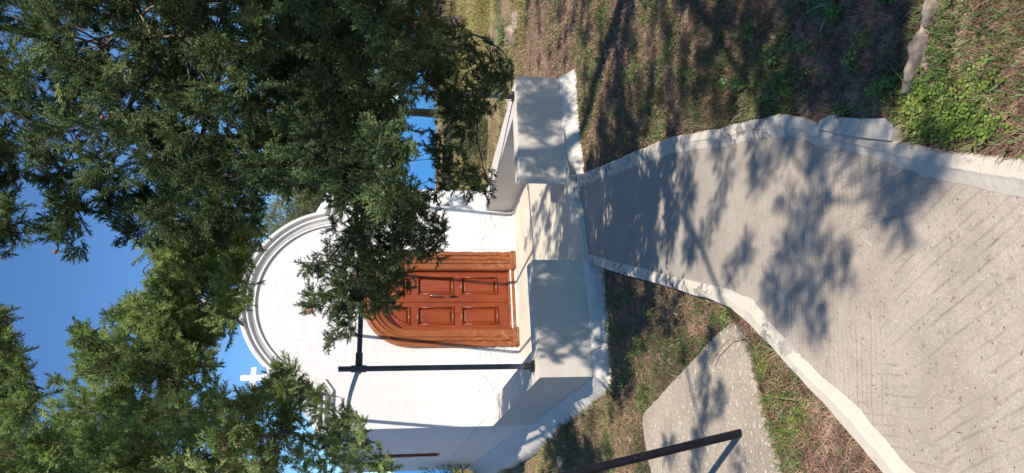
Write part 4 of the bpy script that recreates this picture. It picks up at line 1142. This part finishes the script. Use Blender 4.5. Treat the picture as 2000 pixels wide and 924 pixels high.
# leaf clumps added overhead, mostly unseen, to throw the shade on path, verge and parapets
SH = [  # ground x, y, radius (photograph pixels), clumps
 (1070,200,45,1),(1060,235,25,.8),(1090,300,22,.8),(1050,330,20,.6),
 (1180,380,40,1),(1170,440,40,1),(1230,400,50,1),(1230,470,45,1),(1290,350,45,1),(1290,420,45,1),(1300,490,40,1),(1360,320,45,1),(1360,390,40,1),(1400,470,30,.9),(1430,290,40,1),(1440,350,35,.9),(1420,420,22,.9),(1370,500,30,1),
 (1500,290,40,1),(1510,350,34,.9),(1480,500,24,.9),(1450,540,24,.9),(1560,290,40,.9),(1620,300,36,.9),(1560,400,26,.8),(1600,440,40,1),(1630,520,40,1),(1590,540,40,1),(1560,500,34,1),(1620,600,32,1),(1570,600,30,1),(1545,630,20,1),(1530,570,30,1),(1620,650,18,1),(1680,540,18,1),(1640,380,26,.8),
 (1690,300,30,.9),(1760,330,38,1),(1790,400,36,1),(1840,380,26,1),(1780,460,22,1),(1720,350,24,.7),(1830,330,26,.9),(1740,410,20,.7),(1680,250,24,.9),(1850,300,18,.8),
 (1080,560,40,1),(1110,560,30,1),(1100,620,40,1),(1080,690,30,.8),(1150,600,30,1),
 (1200,560,40,1),(1220,620,45,1),(1240,690,45,1),(1270,600,35,.9),(1230,750,35,.9),(1330,620,26,.8),(1160,830,26,.7),(1190,880,22,.8),(1110,760,24,.7),
 (1400,660,24,1),(1390,710,24,1),(1385,760,24,1),(1390,810,22,1),(1380,860,24,1),(1420,780,18,1),(1320,880,26,1),(1370,910,24,1),(1450,900,14,.8),(1340,700,14,.7),
 (1040,400,30,.8),(1070,440,34,.8),(1090,400,24,.8),(1060,480,22,.7),(1100,470,16,.7),(860,385,20,.8),(895,395,14,.7),
]
for gx_ in range(1150, 1780, 32):
    for gy_ in range(-110, 236, 32):
        if random.random() < .80 and not (gx_ > 1740 and gy_ > 190): SH.append((gx_+random.uniform(-10, 10), min(gy_+random.uniform(-10, 10), 232), 21, 1))
for gx_ in range(1035, 1150, 22):
    for gy_ in range(-80, 130, 28):
        if random.random() < .7: SH.append((gx_+random.uniform(-8, 8), gy_+random.uniform(-10, 10), 13, 1))
for gx_ in range(1020, 1125, 30):
    for gy_ in range(165, 345, 30):
        if random.random() < (.95 if gy_ < 245 else .6): SH.append((gx_, gy_, 20, 1))
for gx_ in range(1150, 1400, 36):
    for gy_ in range(350, 500, 36):
        if random.random() < .8: SH.append((gx_, gy_, 26, 1))
for gx_ in range(1040, 1170, 32):
    for gy_ in range(510, 660, 32): SH.append((gx_, gy_, 24, 1))
LEAFH = []
for (x, y, r, q) in SH:
    if q < .65: continue
    p, d = px_ground(np.array([float(x)]), np.array([float(y)])); g0 = p[0]; dist = d[0]
    if x < 1020 and y < 480: g0 = np.array(L2W(1.4, 0, .8))
    if 1030 < x < 1125 and 150 < y < 340: g0 = np.array(L2W(1.62-(y-165)/180*1.2, 2.9, .42-(x-1012)/100*.55))
    if 1035 < x < 1170 and 505 < y < 740: g0 = np.array(L2W(-.55-(y-510)/230*1.1, 3.33, .42-(x-1040)/130*.56))
    R = r*np.linalg.norm(g0-np.array([0, 0, CAMH]))/F
    # climb towards the sun until the clump is out of the picture
    best = None
    for hgt in np.arange(2.9, 6.2, .15):
        c = g0 + np.array(SUN)*(hgt-g0[2])/SUN.z
        if c[1] > .05:
            tx, ty, td = topx(c[None, :])
            if td[0] > 0 and tx[0] > -110 and not (in_poly(tx, ty, polyA)[0]) and -60 < ty[0] < 990: continue
        best = c; break
    if best is None: continue
    tx, ty, td = topx(best[None, :]); vis = td[0] > 0 and tx[0] > -150 and -80 < ty[0] < 1000 and best[1] > .05
    sub = [(np.zeros(3), R)] if R < .22 else [(rng.normal(size=3)*R*.42, .17) for _ in range(int(round((R/.13)**2*.9)))]
    for o3, rr in sub:
        T1.clusters([best+o3], [max(.05, rr-.02)], (12+95*(rr/.2)**1.3)*q*(.45 if vis else 1.4), (.06, .11), FINE if vis else COARSE, squash=.9, keep=kp1 if vis else None)
T1.coneP = [tuple(at(x, y, 3.9)) for x, y in ((808,50),(812,46),(806,54),(200,229),(214,230),(604,610),(607,606),(835,38),(108,492),(326,188),(664,105),(696,312),(602,606))]
T1.twigs(1); T1.finish()

T2 = Tree('cypress_tree', 'sunlit cypress left of the path reaching towards the gable cross', (-3.4, 5.2, -.3), M['cyp2'])
T2.limb([(-3.4, 5.2, -.5), (-3.3, 5.2, 1.2), (-3.1, 5.2, 2.8), (-3.0, 5.3, 4.4), (-3.0, 5.3, 6.2)], .16, .03, name='trunk', n=14)
T2.limb([(-3.2, 5.2, 1.8)] + LP((560,1050,5.6),(540,960,5.5),(520,900,5.4),(555,840,5.3),(620,875,5.2),(660,850,5.2),(672,790,5.1)), .035, .004)
T2.limb([(-3.1, 5.2, 2.2)] + LP((450,1020,5.6),(400,920,5.5),(470,850,5.5),(500,780,5.4),(540,730,5.4)), .035, .004)
T2.limb([(-3.1, 5.2, 2.6)] + LP((340,1000,5.8),(300,880,5.8),(260,800,5.9),(230,760,5.9),(180,650,5.9)), .04, .004)
T2.limb([(-3.1, 5.2, 2.4)] + LP((380,940,5.9),(370,830,6.0),(340,740,6.1),(320,640,6.1),(345,560,6.1),(380,520,6.1),(460,480,6.1),(520,440,6.1)), .05, .005)
T2.limb(LP((340,740,6.1),(290,700,6.0),(250,650,6.0),(215,590,6.0)), .016, .003)
T2.limb(LP((320,640,6.1),(300,560,6.0),(280,530,6.0),(300,510,6.0)), .014, .003)
T2.limb(LP((360,560,5.7),(340,560,5.7),(325,600,5.7),(312,622,5.7)), .013, .004, M['deadbark'], 'dead_twig', n=6)
T2.limb(LP((345,760,5.6),(350,730,5.6),(310,735,5.6),(240,725,5.6)), .010, .003, M['deadbark'], 'dead_twig', n=6)
T2.limb(LP((200,960,4.8),(300,910,5.0),(330,912,5.0),(400,895,5.1)), .015, .004, M['deadbark'], 'dead_twig', n=6)
HOLES2 = [(402,582,17),(412,585,9),(466,578,6),(303,773,17),(285,785,8),(368,880,14),(405,868,12),(420,885,8),(350,830,8),(200,812,9),(470,715,10),(400,545,6),(380,795,9),(60,812,12),(270,650,9),(455,560,7),(480,895,10),(265,845,6)]
HOLES2 += [(_hr.uniform(120, 470), _hr.uniform(560, 900), _hr.uniform(3.5, 7)) for _ in range(45)]
kp2 = keep_fn(HOLES2, [SKY1, SKY2, BUSHGAP])
PB = [(318,470),(420,440),(520,425),(515,470),(485,530),(468,580),(470,605),(455,650),(420,685),(405,740),(440,780),(480,770),(530,740),(545,715),(570,740),(630,765),(620,790),(560,830),(560,930),(330,1000),(-140,1000),(-140,850),(40,850),(90,830),(150,780),(175,745),(165,700),(160,655),(220,655),(245,610),(255,580),(300,555),(325,520)]
fill(T2, PB, 31, (18, 32), (5.3, 6.4), 31, (.06, .12), kp2, dry=.35)
fill(T2, [(250,600),(330,560),(460,600),(450,650),(400,720),(200,720),(220,660)], 34, (18, 30), (5.2, 5.8), 26, (.06, .12), kp2, dry=.2)
fill(T2, [(-140,870),(100,860),(300,800),(420,790),(520,860),(560,930),(420,1000),(-140,1000)], 40, (26, 40), (4.3, 5.2), 15, (.08, .15), kp2, dry=.1)
fill(T2, [(322,440),(420,430),(520,425),(500,470),(485,530),(465,590),(465,620),(330,640),(300,560),(322,515)], 27, (16, 28), (5.6, 6.2), 26, (.06, .12), kp2, dry=.2)
fill(T2, [(240,480),(320,470),(330,500),(270,490)], 24, (10, 18), (5.8, 6.1), 6, (.07, .12), None)
# clear-cut silhouettes
for (x, y, r, n) in ((160,652,9,6),(172,668,12,8),(155,640,5,3),(178,690,14,9),(110,740,12,7),(130,752,12,7),(150,735,9,5),(545,722,9,7),(550,738,14,9),(575,750,14,9),(600,772,14,9),(620,768,9,6),(560,760,16,11),(530,770,20,13),(500,790,22,13),(630,800,16,10),(660,810,18,11),(690,825,15,9),(668,845,20,13),(710,835,12,6),(700,860,16,9),(660,880,24,13),(700,890,22,12),(740,900,18,10),(760,915,14,8),(640,850,16,9),(640,905,26,13),(690,920,26,13),(600,880,26,13),(590,840,20,11),(585,905,26,12),(420,700,12,8),(432,780,14,8),(470,780,18,11),(250,600,14,9),(232,590,9,5),(465,640,9,6),(480,600,10,7)):
    c = np.array(at(x, y, rng.uniform(5.0, 5.4))); T2.clusters([c], [r*5.2/F*1.15], n*2.4, (.05, .09), FINE, out=.7, up=.3, keep=kp2)
T2.coneP = [tuple(at(x, y, 5.0)) for x, y in ((330,742),(420,800),(668,838),(110,745),(520,850))]
T2.twigs(2); T2.finish()

T3 = Tree('cypress_tree', 'nearer cypress whose crown tip enters the sky at the lower left corner', (-2.6, 2.9, -.2), M['cyp2'])
T3.limb([(-2.6, 2.9, -.3), (-2.5, 3.0, 1.5), (-2.4, 3.2, 3.2), (-2.3, 3.3, 4.8)], .11, .03, name='trunk', n=12)
T3.limb([(-2.45, 3.1, 2.6)] + LP((-120,880,4.1),(-60,800,4.1),(0,740,4.1),(50,750,4.1),(85,760,4.1)), .03, .004)
T3.limb([(-2.45, 3.1, 2.8)] + LP((-140,800,4.0),(-60,700,4.0),(-10,640,4.0),(25,615,4.0)), .025, .003)
fill(T3, [(-90,600),(0,600),(25,615),(15,650),(10,680),(40,680),(60,720),(90,750),(85,790),(50,820),(20,830),(-90,850)], 24, (14, 22), (3.9, 4.3), 14, (.06, .11), None)
fill(T3, [(-400,500),(-90,600),(-90,850),(-400,850)], 50, (30, 46), (3.4, 4.6), 16, (.10, .17), None, protos=COARSE)
T3.twigs(2); T3.finish()
# trees farther off
def far_tree(name, label, base, h, r, mat, n, size, grp=None, cat='tree', zlow=.25):
    T = Tree(name, label, base, mat, cat, grp); b = np.array(base)
    T.limb([tuple(b+np.array([0, 0, -.2])), tuple(b+np.array([.05, 0, h*.35])), tuple(b+np.array([.15, .1, h*.8]))], .03*h+.02, .02, name='trunk')
    for k in range(5):
        a = k*1.3; T.limb([tuple(b+np.array([.05, 0, h*(.25+.1*k)])), tuple(b+np.array([math.cos(a)*r*.4, math.sin(a)*r*.4, h*(.4+.1*k)])), tuple(b+np.array([math.cos(a)*r*.8, math.sin(a)*r*.8, h*(.5+.09*k)]))], .02*h*.4+.01, .008)
    C = []; R = []
    for _ in range(n):
        g = unit(rng.normal(size=3))*rng.random()**.4; C.append(b+np.array([g[0]*r, g[1]*r, h*(zlow+(1-zlow)*.5)+g[2]*h*(1-zlow)*.5])); R.append(rng.uniform(.16, .30)*r)
    T.clusters(C, R, 13, size, COARSE, squash=.8); T.finish(); return T
p_ = at(585, 405, 17); far_tree('olive_tree', 'pale sunlit olive tree showing over the chapel roof shoulder', (p_.x, p_.y, .1), p_.z+.9, 1.35, M['olive'], 95, (.25, .42), zlow=.4)
far_tree('cypress_tree', 'dark cypress behind the chapel, nearest to its right wall', (3.1, 19.5, .2), 4.6, 1.5, M['cyp'], 90, (.25, .42), zlow=.36)
far_tree('cypress_tree', 'dark cypress in the middle of the row behind the chapel', (5.0, 18.0, .2), 5.0, 1.6, M['cyp'], 100, (.25, .42), zlow=.34)
far_tree('cypress_tree', 'dark cypress farthest right of the row on the slope', (7.6, 20.0, .3), 6.0, 1.9, M['cyp'], 100, (.3, .5), zlow=.3)
sh = [(-5.4, 15.5, 1.5, 1.2, 'pale bush beyond the left wall of the chapel', M['olive']), (-6.8, 18.0, 1.9, 1.6, 'green bush farther off at the lower picture edge', M['cyp2']),
      (1.9, 14.6, .55, .5, 'low yellow green bush between the chapel and the slope', M['olive']), (3.1, 17.5, .7, .7, 'round bush on the slope under the cypress twigs', M['olive']), (4.9, 20.5, .8, .8, 'olive green bush near the terrace wall', M['cyp2'])]
for i, (x, y, h, r, lab, m_) in enumerate(sh):
    far_tree('bush', lab, (x, y, float(ground_h(x, y))), h, r, m_, 34, (.12, .24), cat='bush', zlow=.1)

# things of one kind share a group
GR = {'parapet_wall': 'parapet walls of the porch', 'strap_leaf_plant': 'strap leaved plants in the litter', 'grass_tuft': 'grass tufts around the path', 'rock': 'rocks on the slope', 'boulder': 'pale boulders on the verge', 'bush': 'bushes behind the chapel', 'cypress_tree': 'cypress trees around the chapel', 'fallen_stem': 'dry stems lying on the ground'}
for o in list(COL.objects):
    if o.parent is None and o.name.split('.')[0] in GR: o['group'] = GR[o.name.split('.')[0]]
